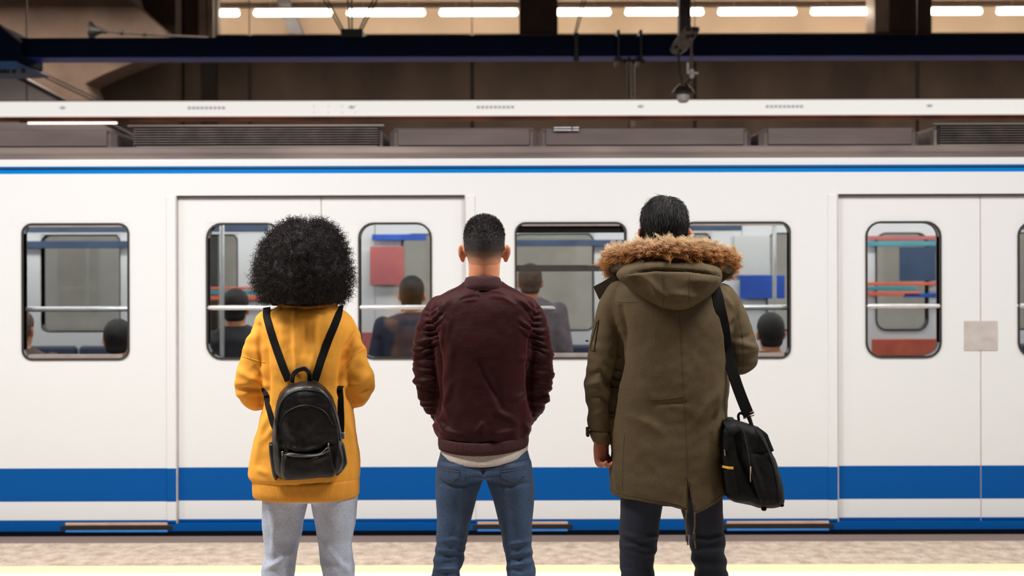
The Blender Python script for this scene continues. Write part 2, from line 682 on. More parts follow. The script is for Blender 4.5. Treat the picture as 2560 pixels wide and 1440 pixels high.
# lit white sign band with its faint repeated print
sign = thing('station_sign_band', 'long lit white sign band with faint grey print hung above the train roof', 'sign', (0, SGN, z_sign_bot))
obj('light_box', box(XL + .5, XR - .5, SGN, SGN + .10, z_sign_bot, z_sign_top, .01), M['sign'], sign)
obj('top_cap', box(XL + .5, XR - .5, SGN - .005, SGN + .10, z_sign_top, z_sign_top + .008), M['grey_metal'], sign)
for k in range(-2, 5):
    px = 470 + 722.5 * k
    y = SGN - .004
    a, b = P(px, 264, y), P(px + 96, 272, y)
    n = 9
    for i in range(n):      # the name reads only as a pale grey row of letters
        x0 = a[0] + (b[0] - a[0]) * i / n
        obj('letter', box(x0, x0 + (b[0] - a[0]) / n * .8, y, y + .004, b[2], a[2]), M['sign_print'], sign)
    a, b = P(px + 399, 262, y), P(px + 421, 272, y)
    cx, cz = (a[0] + b[0]) / 2, (a[2] + b[2]) / 2
    obj('emblem', prism([(a[0], cz), (cx, a[2]), (b[0], cz), (cx, b[2])], y, y + .004), M['sign_print'], sign)
obj('copper_strip', box(XL + .5, XR - .5, SGN + .004, SGN + .09, P(0, 299.5, SGN)[2], z_sign_bot), M['orange'], sign, label='copper orange strip under the lit band')
for px in (625, 1181.5, 1738, 2294.5, 68.5):
    q = P(px, 0, SGN + .06)
    obj('hanger_rod', box(q[0] - .005, q[0] + .005, SGN + .05, SGN + .06, z_sign_top, 7.0), M['dark_metal'], sign)

for px in (786, 822, 856, 889):
    for py in (264, 281):
        q = P(px, py, SGN - .004)
        obj('small_mark', box(q[0] - .006, q[0] + .006, SGN - .004, SGN, q[2] - .012, q[2] + .010), M['sign_print'], sign)
# upper gallery behind the wall: beige back, brown rail, tubes, pillars
GY = 17.6
struct('wall_gallery', box(XL, XR, 18.0, 18.2, 3.5, 7.0), M['beige'], 'beige lit wall above the far concrete wall')
struct('floor_gallery', box(XL, XR, BW + .3, 18.0, 4.2, 4.4), M['concrete'])
struct('beam_1', box(XL, XR, 17.9, 18.0, P(0, 16, 17.9)[2], P(0, 8, 17.9)[2]), M['wood'], 'brown rail over the row of fluorescent tubes')
struct('beam_2', prism([(P(a, b, 17.6)[0], P(a, b, 17.6)[2]) for a, b in [(672, -60), (700, -60), (762, 90), (728, 90)]], 17.6, 17.75), mat('slate_brace', (104, 98, 100), .6, var=(92, 86, 88), scale=6), 'slanted grey brace behind the row of tubes')
order = ['leftmost', 'second', 'third', 'fourth', 'fifth', 'sixth', 'seventh', 'eighth', 'ninth', 'rightmost']
tube_mesh = None
for k in range(10):
    y = 17.2
    px0 = 401 + 232.1 * k
    a, b = P(px0 + 10, 32, y), P(px0 + 192, 32, y)
    nm = order[k]
    lab = ('leftmost lit fluorescent tube beside the left pillar' if k == 0 else 'rightmost lit fluorescent tube cut by the frame' if k == 9
           else f'{nm} lit white fluorescent tube from the left in the top row')
    t = thing('fluorescent_lamp', lab, 'lamp', tuple(a), 'fluorescent tubes in the top row')
    L = b[0] - a[0]
    if tube_mesh is None:
        tm = make_mesh('tube', tube([(0, 0, 0), (L, 0, 0)], .042, 16))
        hm = make_mesh('lamp_housing', box(-.04, L + .04, -.03, .05, .05, .09, .01))
        rm = make_mesh('hanger', join(box(.2, .206, .02, .026, .09, 1.5), box(L - .206, L - .2, .02, .026, .09, 1.5)))
        tube_mesh = (tm, hm, rm)
    for nme, me, mt in zip(('tube', 'housing', 'hanger'), tube_mesh, (M['tube'], M['white_plastic'], M['white_plastic'])):
        o = obj(nme, me, mt, None, smooth=(nme == 'tube'))
        o.parent = t

# pillars of the gallery
def pil(name, a, b, y, z0, m, label, depth=.4):
    return struct(name, box(P(a, 0, y)[0], P(b, 0, y)[0], y, y + depth, z0, 7.0), m, label)


zt = P(0, 86, BW)[2]
pil('pillar_1', 1300, 1396, 16.55, zt, M['concrete'], 'dark square pillar above the beam in the middle')
pil('pillar_2', 2228, 2331, 16.55, zt, M['concrete'], 'dark square pillar on the right with a lit side painted paler')
pil('pillar_3', 2188, 2228, 16.6, zt, M['pillar_lit'], 'lit face of the right pillar, painted paler')
pil('pillar_4', 498, 514, 16.2, zt - .2, M['pillar_lit'], 'lit edge of the left pillar, painted paler')
pil('pillar_5', 520, 534, 16.25, zt - .2, M['pillar_lit'], 'second lit edge of the left pillar, painted paler')
pil('pillar_6', 440, 540, 16.35, -1.0, M['concrete_dark'], 'dark pillar on the left between arch and tubes', .12)
pil('pillar_7', 462, 500, 16.25, -1.0, M['concrete'], 'brown face of the dark left pillar', .1)

# left: lit part of a concrete vault, cut out along its shadow edge
AY = 14.6
out = [(-700, -260), (250, -260), (330, 0), (372, 38), (410, 70), (436, 108), (420, 130), (372, 140), (310, 163), (262, 182), (214, 206), (226, 232), (240, 262), (240, 300), (-700, 300)]
poly = [(P(a, b, AY)[0], P(a, b, AY)[2]) for a, b in out]
struct('wall_arch_lit', prism(poly, AY, AY + .5), M['concrete_lit'], 'lit part of the brown concrete arch at the upper left, cut along its shadow')
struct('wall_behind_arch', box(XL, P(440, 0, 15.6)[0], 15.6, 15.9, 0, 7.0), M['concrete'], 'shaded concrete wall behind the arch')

struct('wall_opposite', box(XL, P(520, 0, 14.4)[0], 14.4, 14.5, 0, 2.45), M['tile_wall'], 'pale tiled wall seen through the train windows')
# slanted grey stair side at the far left with its hand cables
SY = 12.9
poly = [(P(a, b, SY)[0], P(a, b, SY)[2]) for a, b in [(-420, -10), (0, 172), (40, 180), (165, 250), (330, 345), (330, 420), (-420, 420)]]
st = thing('stair_side', 'grey slanted metal stair side at the far left', 'stair side', (P(-60, 0, SY)[0], SY, P(0, 420, SY)[2]))
obj('panel', prism(poly, SY, SY + .3), mat('grey_stair_metal', (190, 182, 180), .35, .1, var=(178, 170, 168), scale=2), st)
obj('edge_rail', tube([P(-420, -20, SY - .05), P(0, 165, SY - .05), P(330, 338, SY - .05)], .028, 8), M['dark_metal'], st, smooth=True)
for dy in (0, 9):
    obj('cable', tube([P(30, 142 + dy, SY - .1), P(255, 250 + dy, SY - .1), P(330, 290 + dy, SY - .1)], .009, 6), M['dark_metal'], st, smooth=True)

# loudspeaker on a rod against the arch
ls = thing('wall_loudspeaker', 'dark horn loudspeaker on a thin rod before the brown arch', 'loudspeaker', tuple(P(240, 75, 14.2)))
c = P(238, 75, 14.2)
obj('horn', lathe(c, [(.115, -.05), (.12, -.04), (.07, .0), (.045, .05), (.03, .1), (.005, .1)], 20, 'X'), M['black_metal'], ls, smooth=True, auto=40)
obj('rod', tube([c + (.05, 0, 0), P(440, 88, 14.2), P(520, 92, 14.2)], .016, 8), M['dark_metal'], ls, smooth=True)
for px in (263, 305, 363):
    q = P(px, 75 + (px - 238) * .062, 14.2)
    obj('clamp', lathe(q, [(.026, -.02), (.03, -.01), (.03, .01), (.026, .02)], 10, 'X'), M['black_metal'], ls)

# ------------------------------------------------------------------ blue overhead beam
BY = 10.0
bm = thing('overhead_beam', 'long dark navy steel beam hung across the whole view', 'beam', (0, BY, P(0, 152, BY)[2]))
zb0, zb1 = P(0, 140, BY)[2], P(0, 92, BY)[2]
obj('girder', box(XL + .5, XR - .5, BY, BY + .22, zb0, zb1, .004), M['navy'], bm)
obj('lit_underside', box(XL + .5, XR - .5, BY + .004, BY + .25, zb0 - .006, zb0, .002), M['navy_lit'], bm)
obj('upper_flange', box(P(535, 0, BY)[0], XR - .5, BY + .05, BY + .34, zb1, zb1 + .018, .004), M['navy'], bm)
q = P(880, 82, BY - .03)
obj('hanger_block', box(q[0] - .095, q[0] + .095, BY - .03, BY + .33, zb1 - .01, zb1 + .07, .01), M['black_metal'], bm)
for a, b in ((858, 815), (878, 876), (902, 940)):
    for dx in (-.012, .012):
        obj('hanger_cable', tube([P(a, 76, BY + .1) + (dx, 0, 0), P(b + (b - a) * 1.1, -90, BY + .1) + (dx * 2, 0, 0)], .0075, 6), M['black_metal'], bm, smooth=True)
for dx in (-.008, .008):
    obj('hanger_cable', tube([P(1440, 84, BY + .1) + (dx, 0, 0), P(1470, -30, BY + .1) + (dx * 2, 0, 0), P(1492, -95, BY + .1) + (dx * 2, 0, 0)], .006, 6), M['black_metal'], bm, smooth=True)
q = P(1442, 115, BY - .02)
obj('clip', box(q[0] - .022, q[0] + .022, BY - .03, BY + .02, zb0 - .05, zb1 + .03, .006), M['black_metal'], bm)
for px in (1548, 1604):
    q = P(px, 0, BY - .03)
    obj('clip', box(q[0] - .012, q[0] + .012, BY - .03, BY + .3, zb0 - .05, zb1 + .055, .004), M['black_metal'], bm)
q = P(1578, 0, BY - .03)
obj('socket_row', join(*[ball(P(1552 + 11 * i, 150 + (i % 2) * 4, BY - .02), .022, 10, 6) for i in range(6)]), M['dark_metal'], bm)
# node at the left end of the beam
poly = [(P(a, b, BY - .1)[0], P(a, b, BY - .1)[2]) for a, b in [(-160, 20), (0, 58), (12, 66), (34, 88), (54, 104), (54, 152), (30, 168), (-160, 168)]]
obj('joint_block', prism(poly, BY - .1, BY + .36), M['navy'], bm)
obj('joint_highlight', tube([P(-60, 20, BY - .1), P(4, 62, BY - .1), P(36, 88, BY - .1), P(54, 101, BY - .1)], .012, 6), M['grey_metal'], bm, smooth=True)  # pale tube stands in for the highlight along the block's top
poly = [(P(a, b, BY - .13)[0], P(a, b, BY - .13)[2]) for a, b in [(-100, 150), (40, 150), (72, 166), (40, 170), (-100, 172)]]
obj('joint_flange', prism(poly, BY - .13, BY + .36), mat('blue_flange', (60, 110, 176), .5, var=(48, 92, 150), scale=6), bm)
for px in (0, 8, 20, 36, 60):
    q = P(px, 172, BY - .1)
    obj('bolt', box(q[0] - .014, q[0] + .014, BY - .12, BY - .08, q[2] - .03, q[2] + .04, .004), M['black_metal'], bm)

# post under the beam
po = thing('beam_post', 'thin grey post standing behind the navy beam and the white band', 'post', (P(1577, 0, 12.5)[0], 12.5, -1.0))
obj('pole', tube([P(1583, 122, 12.5), (P(1583, 0, 12.5)[0], 12.5, -1.0)], .022, 10), M['grey_metal'], po, smooth=True)
obj('conduit', tube([P(1572, 122, 12.52), (P(1572, 0, 12.52)[0], 12.52, -1.0)], .014, 8), M['dark_metal'], po, smooth=True)

# floodlight hung from the ceiling post
CY = 9.6
fl = thing('hanging_floodlight', 'grey tilted floodlight box hung on a dark ceiling post', 'floodlight', tuple(P(1713, 0, CY + .12)))
obj('post', box(P(1700, 0, CY + .1)[0], P(1729, 0, CY + .1)[0], CY + .1, CY + .2, P(0, 78, CY)[2], 4.3, .006), M['dark_metal'], fl)
obj('wire', tube([P(1697, 88, CY + .05), P(1696, -120, CY + .05)], .006, 6), M['white_plastic'], fl, smooth=True)
poly = [(P(a, b, CY)[0], P(a, b, CY)[2]) for a, b in [(1680, 116), (1706, 78), (1716, 68), (1748, 70), (1750, 78), (1722, 122), (1704, 134), (1684, 127)]]
obj('lamp_box', prism(poly, CY - .02, CY + .12), M['grey_metal'], fl)
for a, b in ((1717, 1728), (1732, 1746)):
    obj('vent', box(P(a, 0, CY - .025)[0], P(b, 0, CY - .025)[0], CY - .03, CY + .0, P(0, 80, CY)[2], P(0, 70, CY)[2], .004), M['black_metal'], fl)
for a, b in ((1692, 118), (1702, 128), (1722, 92), (1733, 90)):
    obj('bolt', ball(P(a, b, CY - .03), .016, 10, 6), M['dark_metal'], fl, smooth=True)

# dome camera under it
dc = thing('dome_camera', 'small dome camera with dark brim and white body hanging below the floodlight', 'camera', tuple(P(1712, 255, CY)))
obj('drop_rod', tube([P(1729, 108, CY), P(1731, 172, CY)], .014, 10), M['grey_metal'], dc, smooth=True)
obj('rear_rod', tube([P(1697, 132, CY + .05), P(1700, 182, CY + .05), P(1709, 214, CY + .03)], .009, 8), M['dark_metal'], dc, smooth=True)
obj('bracket', tube([P(1721, 160, CY - .02), P(1721, 184, CY - .02), P(1731, 185, CY - .02), P(1744, 184, CY - .02)], .012, 8), M['white_plastic'], dc, smooth=True)
for y in (179, 192):
    obj('insulator', ball(P(1731, y, CY - .04), .021, 14, 10), M['white_plastic'], dc, smooth=True)
obj('arm', tube([P(1729, 195, CY), P(1714, 214, CY)], .007, 6), M['black_metal'], dc, smooth=True)
q = P(1709, 232, CY)
for a in (1703, 1711):
    obj('bolt', ball(P(a, 214, CY - .05), .013, 10, 6), M['grey_metal'], dc, smooth=True)
obj('brim', lathe(q, [(.004, .075), (.035, .07), (.06, .045), (.09, .01), (.097, -.005), (.094, -.014), (.07, -.014), (.01, -.012)], 28), M['dark_metal'], dc, smooth=True, auto=50)
obj('camera_body', lathe(q - (0, 0, .02), [(.05, .008), (.052, -.01), (.05, -.04), (.044, -.056), (.03, -.066), (.004, -.068)], 24), M['white_plastic'], dc, smooth=True, auto=50)

# glowing tube in place of a bright reflection above the train roof
t = thing('low_reflection_tube', 'thin glowing tube in place of a bright reflection low at the left above the train roof', 'lamp', tuple(P(60, 302, SGN + .06)))
obj('tube', tube([P(72, 305, SGN + .04), P(292, 305, SGN + .04)], .008, 12), mat('reflection_glow', (255, 248, 236), .4, emit=3.0), t, smooth=True)
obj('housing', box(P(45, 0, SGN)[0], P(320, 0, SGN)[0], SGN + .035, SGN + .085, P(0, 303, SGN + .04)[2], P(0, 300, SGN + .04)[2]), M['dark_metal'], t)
# ------------------------------------------------------------------ train
def livery(name):
    m = bpy.data.materials.new(name)
    m.use_nodes = True
    nt = m.node_tree
    b = nt.nodes['Principled BSDF']
    b.inputs['Roughness'].default_value = .38
    b.inputs['Specular IOR Level'].default_value = .12
    g = nt.nodes.new('ShaderNodeNewGeometry')
    s = nt.nodes.new('ShaderNodeSeparateXYZ')
    nt.links.new(g.outputs['Position'], s.inputs[0])
    mr = nt.nodes.new('ShaderNodeMapRange')
    mr.inputs['From Min'].default_value = -.4
    mr.inputs['From Max'].default_value = 2.4
    nt.links.new(s.outputs['Z'], mr.inputs['Value'])
    r = nt.nodes.new('ShaderNodeValToRGB')
    r.color_ramp.interpolation = 'CONSTANT'
    blue, white, sky = lin(0, 78, 150), lin(216, 217, 219), lin(0, 116, 196)
    stops = [(-.4, lin(14, 18, 26)), (.012, blue), (Z(1300), white), (Z(1252), blue), (Z(1171), white), (Z(436), sky), (Z(417), white)]
    el = r.color_ramp.elements
    el.remove(el[1])
    el[0].position = 0.0
    el[0].color = stops[0][1]
    for z, c in stops[1:]:
        el.new((z + .4) / 2.8).color = c
    nt.links.new(mr.outputs[0], r.inputs['Fac'])
    nt.links.new(r.outputs['Color'], b.inputs['Base Color'])
    return m


def Z(py):
    return P(0, py, TY)[2]


def X(px):
    return P(px, 0, TY)[0]


M['livery'] = livery('white_blue_train_paint')
M['seal'] = mat('black_rubber_seal', (44, 39, 36), .6, var=(36, 32, 30), scale=20)
M['sill'] = mat('pinkish_aluminium', (176, 164, 160), .4, .4, var=(160, 148, 144), scale=12)
M['glass'] = glass_mat('train_glass', (.93, .96, .97), .045)
M['roof'] = mat('grey_brown_roof', (150, 136, 130), .5, .1, var=(112, 100, 96), scale=1.2, stretch=(1, 3, 6), var2=(.75, .8))
M['roof_dark'] = mat('roof_unit', (104, 90, 88), .55, .1, var=(88, 76, 74), scale=2, stretch=(1, 2, 4))
M['grille'] = mat('black_grille', (34, 31, 30), .6, var=(26, 24, 23), scale=20)
M['slat'] = mat('grille_slat', (126, 116, 110), .5, .2, var=(92, 84, 78), scale=10)
M['step_tan'] = mat('tan_step', (204, 170, 142), .5, var=(190, 156, 128), scale=10)
M['step_blue'] = mat('light_blue_step', (56, 128, 206), .4, var=(46, 116, 190), scale=10)
M['inner'] = mat('train_interior_panel', (206, 208, 208), .45, var=(196, 198, 198), scale=3)
M['inner_dark'] = mat('train_interior_dark', (70, 66, 70), .6, var=(56, 52, 56), scale=3)
M['inner_floor'] = mat('train_floor', (92, 88, 90), .7, var=(70, 68, 70), scale=30)
M['seat_blue'] = mat('navy_seat', (52, 62, 88), .6, var=(42, 50, 74), scale=12)
M['seat_orange'] = mat('orange_seat', (226, 112, 86), .55, var=(206, 96, 72), scale=10)
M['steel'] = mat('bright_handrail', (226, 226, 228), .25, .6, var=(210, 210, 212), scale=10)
M['strip_light'] = mat('train_strip_light', (255, 250, 244), .4, emit=10.5)
M['red'] = mat('red_poster', (196, 110, 104), .5, var=(170, 92, 100), scale=4)
M['teal'] = mat('teal_strip', (92, 160, 170), .5, var=(74, 140, 156), scale=5)
M['coral'] = mat('coral_strip', (238, 118, 92), .5, var=(222, 100, 80), scale=5)
M['royal'] = mat('royal_blue_panel', (40, 92, 196), .5, var=(30, 76, 170), scale=5)
M['slate'] = mat('slate_blue_panel', (62, 82, 112), .5, var=(50, 68, 96), scale=5)
M['label_grey'] = mat('grey_door_label', (190, 182, 178), .5, var=(176, 168, 164), scale=16)

PER = 1653.0
TX0, TX1 = X(1280 - 2.32 * PER), X(1280 + 2.32 * PER)
train = thing('metro_train', 'white metro train with blue stripes standing along the platform', 'train', (0, 8.0, -1.0))
T2 = TY + 2.72                  # far side of the train
zs0, zs1 = -.30, Z(396)

doors = [(428 + PER * k, 1176 + PER * k) for k in range(-2, 3)]
wins = []
for k in range(-2, 3):
    wins += [(1292 + PER * k, 1562 + PER * k), (1712 + PER * k, 1972 + PER * k)]
doors = [d for d in doors if X(d[0]) > TX0 + .2 and X(d[1]) < TX1 - .2]
wins = [d for d in wins if X(d[0]) > TX0 + .2 and X(d[1]) < TX1 - .2]
WZ0, WZ1 = Z(893), Z(560)
DZ0, DZ1 = Z(1306), Z(487)


def side_wall(y0, y1):
    """body side with real openings for doors and windows"""
    s = [box(TX0, TX1, y0, y1, DZ1, zs1), box(TX0, TX1, y0, y1, zs0, DZ0)]
    opn = sorted([(X(a), X(b), DZ0, DZ1) for a, b in doors] + [(X(a) - .012, X(b) + .012, WZ0 - .012, WZ1 + .012) for a, b in wins])
    x = TX0
    for a, b, z0, z1 in opn:
        s.append(box(x, a, y0, y1, DZ0, DZ1))
        if z1 < DZ1:
            s.append(box(a, b, y0, y1, z1, DZ1))
            s.append(box(a, b, y0, y1, DZ0, z0))
        x = b
    s.append(box(x, TX1, y0, y1, DZ0, DZ1))
    return join(*s)


obj('side_wall', side_wall(TY, TY + .06), M['livery'], train)
obj('side_wall', side_wall(T2 - .06, T2), M['livery'], train)
# gutter, coloured dark for the shadow line over the blue stripe, and roof edge
obj('gutter', box(TX0, TX1, TY - .010, TY, Z(420), Z(416), .002), mat('gutter_shadow_navy', (6, 62, 104), .5, var=(4, 54, 92), scale=3), train)
prof = [(TY + .012, zs1 + .001), (TY + .03, zs1 + .02), (TY + .10, zs1 + .045), (TY + .3, zs1 + .08), (TY + .7, zs1 + .11), (TY + 1.36, zs1 + .12)]
full = prof + [(2 * TY + 2.72 - y, z) for y, z in prof[-2::-1]]
ring = lambda x, d: [(x, y, z - d) for y, z in full] + [(x, y, z - d - .05) for y, z in full[::-1]]
obj('roof', rings_mesh([ring(TX0, 0), ring(TX1, 0)]), M['roof'], train, smooth=True, auto=30)
obj('roof_ledge', box(TX0, TX1, TY + .12, TY + .30, zs1 + .03, zs1 + .085, .01), M['roof'], train)
obj('underframe', box(TX0, TX1, TY + .05, T2 - .05, -.85, -.30), M['black_metal'], train)
obj('floor_plate', box(TX0, TX1, TY + .06, T2 - .06, -.02, .05), M['inner_floor'], train)
obj('end_wall', box(TX0 - .06, TX0, TY, T2, -.3, zs1 + .02), M['livery'], train)
obj('end_wall', box(TX1, TX1 + .06, TY, T2, -.3, zs1 + .02), M['livery'], train)
obj('inner_ceiling', box(TX0, TX1, TY + .06, T2 - .06, 2.10, 2.13), M['inner'], train)
for y in (TY + .55, T2 - .55):
    obj('strip_light', box(TX0 + .3, TX1 - .3, y, y + .14, 2.075, 2.099), M['strip_light'], train)
for cx in np.arange(TX0 + 1.6, TX1 - 1, 5.2):
    for y in (TY + .5, T2 - .75):
        obj('wheel', lathe((cx, y, -.62), [(.1, -.06), (.38, -.06), (.40, -.04), (.40, .05), (.43, .06), (.43, .09), (.1, .09)], 28, 'Y'), M['dark_metal'], train)

# roof equipment
RY = 7.05


def zr(py):
    return P(0, py, RY)[2]


def unit(a, b, louvre, top=314, bot=386):
    x0, x1 = P(a, 0, RY)[0], P(b, 0, RY)[0]
    u = obj('roof_unit', box(x0, x1, RY, RY + 1.7, zr(bot), zr(top), .03), M['roof_dark' if not louvre else 'roof'], train)
    if louvre:
        obj('grille_recess', box(x0 + .01, x1 - .01, RY - .004, RY + .01, zr(362), zr(318)), M['grille'], u)
        for i in range(7):
            zc = zr(358 - 6.1 * i)
            v, f = box(x0 + .02, x1 - .02, RY - .020, RY - .004, zc - .0020, zc + .0020)
            obj('slat', (v, f), M['slat'], u)
        obj('unit_lip', box(x0 - .02, x1 + .02, RY - .03, RY + .02, zr(317), zr(311), .006), M['roof'], u)
    else:
        obj('unit_panel', box(x0 + .05, x1 - .05, RY - .012, RY + .01, zr(364), zr(322), .004), M['roof_dark'], u)
    return u


for k in (-1, 0, 1):
    o = 2010 * k
    unit(330 + o, 955 + o, True)
    unit(975 + o, 1345 + o, False, 318, 392)
    unit(1345 + o, 1880 + o, False, 320, 392)
    unit(1900 + o, 2300 + o, False, 322, 392)
for px, wd in ((1387, 40), (1434, 12)):
    for py in (319.5, 326):
        q = P(px, py, RY - .03)
        obj('roof_fitting', tube([q, q + (wd * RY / F, 0, 0)], .006, 8), M['steel'], train, smooth=True)

# side windows
def window(a, b, z0, z1, y, parent, r=.05, bar=None, far=False):
    x0, x1 = X(a), X(b)
    f_ = -1 if not far else 1
    ya, yb = (y - .008, y + .05) if not far else (y - .05, y + .008)
    fr = obj('window', frame_ring(x0, x1, z0, z1, r, .011, ya, yb), M['seal'], parent, smooth=True, auto=30)
    obj('corner_panel', corner_ring(x0, x1, z0, z1, r, .014, y + .001 if not far else y - .05, y + .04 if not far else y - .001), M['livery'], fr)
    obj('pane', prism(rrect(x0 - .006, x1 + .006, z0 - .006, z1 + .006, r), y + (.012 if not far else -.018), y + (.018 if not far else -.012)), M['glass'], fr)
    if not far:
        obj('sill_strip', box(x0 + .03, x1 - .03, y - .004, y + .03, z0, z0 + .022), M['sill'], fr)
        obj('top_strip', box(x0 + .03, x1 - .03, y - .004, y + .03, z1 - .012, z1), M['sill'], fr)
        if bar:
            obj('transom', box(x0, x1, y + .0, y + .035, Z(bar + 8), Z(bar - 8)), M['seal'], fr)
    return fr


for i, (a, b) in enumerate(wins):
    hop = i % 2 == 0
    window(a, b, WZ0, WZ1, TY, train, bar=671 if hop else None)
    window(a, b, WZ0, WZ1, T2, train, far=True)
    if hop:   # dark blind at the top of the tilting windows
        obj('blind', box(X(a), X(b), TY + .02, TY + .035, Z(582), WZ1), M['seal'], train)

# doors: two leaves each, with window, pane and a white bar in place of a light streak
for (a, b) in doors:
    mid = (a + b) / 2
    for far in (False, True):
        y = TY + .022 if not far else T2 - .062
        for s, (l0, l1) in enumerate(((a + 2, mid - 1.5), (mid + 1.5, b - 2))):
            w0, w1 = (l0 + 88, l1 - 102) if s == 0 else (l0 + 96, l1 - 100)
            x0, x1 = X(l0), X(l1)
            z0, z1 = DZ0 + .006, DZ1 - .012
            wx0, wx1 = X(w0) - .012, X(w1) + .012
            lf = obj('door', join(box(x0, wx0, y, y + .04, z0, z1), box(wx1, x1, y, y + .04, z0, z1),
                                  box(wx0, wx1, y, y + .04, WZ1 + .012, z1), box(wx0, wx1, y, y + .04, z0, WZ0 - .012)), M['livery'], train)
            x0, x1 = X(w0), X(w1)
            ya = y - .008 if not far else y - .01
            obj('window_frame', frame_ring(x0, x1, WZ0, WZ1, .08, .012, ya, y + .05), M['seal'], lf, smooth=True, auto=30)
            obj('corner_panel', corner_ring(x0, x1, WZ0, WZ1, .08, .014, y + .001, y + .039), M['livery'], lf)
            obj('pane', prism(rrect(x0 - .006, x1 + .006, WZ0 - .006, WZ1 + .006, .08), y + .012, y + .018), M['glass'], lf)
            if not far:
                obj('door_streak_bar', tube([(x0 - .004, y + .005, Z(768)), (x1 + .004, y + .005, Z(768))], .014, 10), M['steel'], lf, smooth=True)
        if not far:
            obj('door_header', box(X(a), X(b), y - .02, y + .03, DZ1 - .012, DZ1 + .003), M['seal'], train)
            obj('door_seal', box(X(mid - 1.5), X(mid + 1.5), y + .004, y + .03, DZ0, DZ1 - .012), M['label_grey'], train)
            for e, sg in ((a, 1), (b, -1)):
                dp = obj('door_post', box(X(e) - .030, X(e) + .030, TY - .008, TY + .03, DZ0, DZ1, .006), M['livery'], train)
                obj('post_seal', box(X(e) + sg * .030 - .004, X(e) + sg * .030 + .004, TY - .004, TY + .03, DZ0, DZ1), M['label_grey'], dp)
            q0, q1 = X(mid - 42), X(mid + 42)
            obj('door_label', box(q0, q1, y - .004, y, Z(880), Z(806), .001), M['label_grey'], train)
    # tread recess beside the door
    for e0, e1 in ((a - 278, a + 2), (b + 4, b + 254)):
        if X(e0) < TX0 or X(e1) > TX1:
            continue
        obj('step_top', box(X(e0 + 12), X(e1 - 12), TY - .005, TY, Z(1311), Z(1304), .003), M['step_tan'], train)
        obj('step_recess', box(X(e0), X(e1), TY - .003, TY, Z(1323), Z(1311), .002), M['grille'], train)
        obj('step_edge', box(X(e0 + 12), X(e1 - 12), TY - .006, TY, Z(1329), Z(1323), .003), M['step_blue'], train)

# white bars in place of the light streak across the side windows
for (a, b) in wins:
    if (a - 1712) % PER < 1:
        obj('window_streak_bar', tube([(X(a), TY + .045, Z(771)), (X(b), TY + .045, Z(771))], .016, 10), M['steel'], train, smooth=True)
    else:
        obj('window_streak_bar', tube([(X(a), TY + .045, Z(773)), (X(a + 90), TY + .045, Z(773))], .016, 10), M['steel'], train, smooth=True)

# inside: benches along both sides, handrails, strips above the far windows
def bench(x0, x1, y_back, face, m):
    n = max(1, int((x1 - x0) / .46))
    wdt = (x1 - x0) / n
    for i in range(n):
        a, b = x0 + i * wdt + .01, x0 + (i + 1) * wdt - .01
        s = obj('seat', box(a, b, min(y_back, y_back + face * .42), max(y_back, y_back + face * .42), .42, .48, .02), m, train)
        obj('seat_back', box(a, b, min(y_back, y_back + face * .06), max(y_back, y_back + face * .06), .48, .92, .02), m, s)
        obj('seat_base', box(a + .05, b - .05, min(y_back, y_back + face * .3), max(y_back, y_back + face * .3), .05, .42), M['inner_dark'], s)


ds = sorted(doors)
for (a, b), (c, d) in zip(ds[:-1], ds[1:]):
    bench(X(b) + .12, X(c) - .12, TY + .08, 1, M['seat_blue'])
    bench(X(b) + .12, X(c) - .12, T2 - .08, -1, M['seat_blue'])
    y = T2 - .075
    obj('map_strip', box(X(b), X(c), y, y + .012, 1.86, 2.0), M['slate'], train)
    for px in (b - 60, c + 60):
        for yy in (TY + .62, T2 - .62):
            obj('handrail', tube([(X(px), yy, .05), (X(px), yy, 2.1)], .016, 8), M['steel'], train, smooth=True)
    obj('handrail', tube([(X(b), TY + .75, 1.92), (X(c), TY + .75, 1.92)], .015, 8), M['steel'], train, smooth=True)
    obj('handrail', tube([(X(b), T2 - .75, 1.92), (X(c), T2 - .75, 1.92)], .015, 8), M['steel'], train, smooth=True)


def far_panel(name, a, b, t, u, m, y=T2 - .12):
    p, q = P(a, t, y), P(b, u, y)
    obj(name, box(p[0], q[0], y, y + .02, q[2], p[2], .003), m, train)


far_panel('poster', 925, 1010, 615, 712, M['red'])
far_panel('poster', 930, 1065, 585, 600, M['royal'])
far_panel('poster', 900, 1080, 830, 900, M['red'])
far_panel('map_strip', 470, 690, 716, 722, M['coral'])
far_panel('map_strip', 470, 690, 724, 735, M['teal'])
far_panel('map_strip', 470, 690, 738, 748, M['coral'])
far_panel('poster', 1850, 1962, 690, 748, M['royal'])
far_panel('poster', 1835, 1925, 590, 690, M['inner'], T2 - .09)
far_panel('map_strip', 2170, 2370, 592, 602, M['red'])
far_panel('map_strip', 2170, 2370, 606, 618, M['teal'])
far_panel('poster', 2250, 2340, 620, 705, M['slate'])
far_panel('map_strip', 2170, 2370, 708, 716, M['coral'])
far_panel('map_strip', 2170, 2290, 718, 728, M['teal'])
far_panel('map_strip', 2170, 2300, 732, 742, M['coral'])
far_panel('map_strip', 2260, 2370, 736, 746, M['royal'])
far_panel('folding_seat', 2180, 2352, 850, 905, M['seat_orange'], T2 - .4)
far_panel('map_strip', 20, 320, 600, 618, M['slate'])
far_panel('map_strip', 1280, 1570, 600, 616, M['slate'])
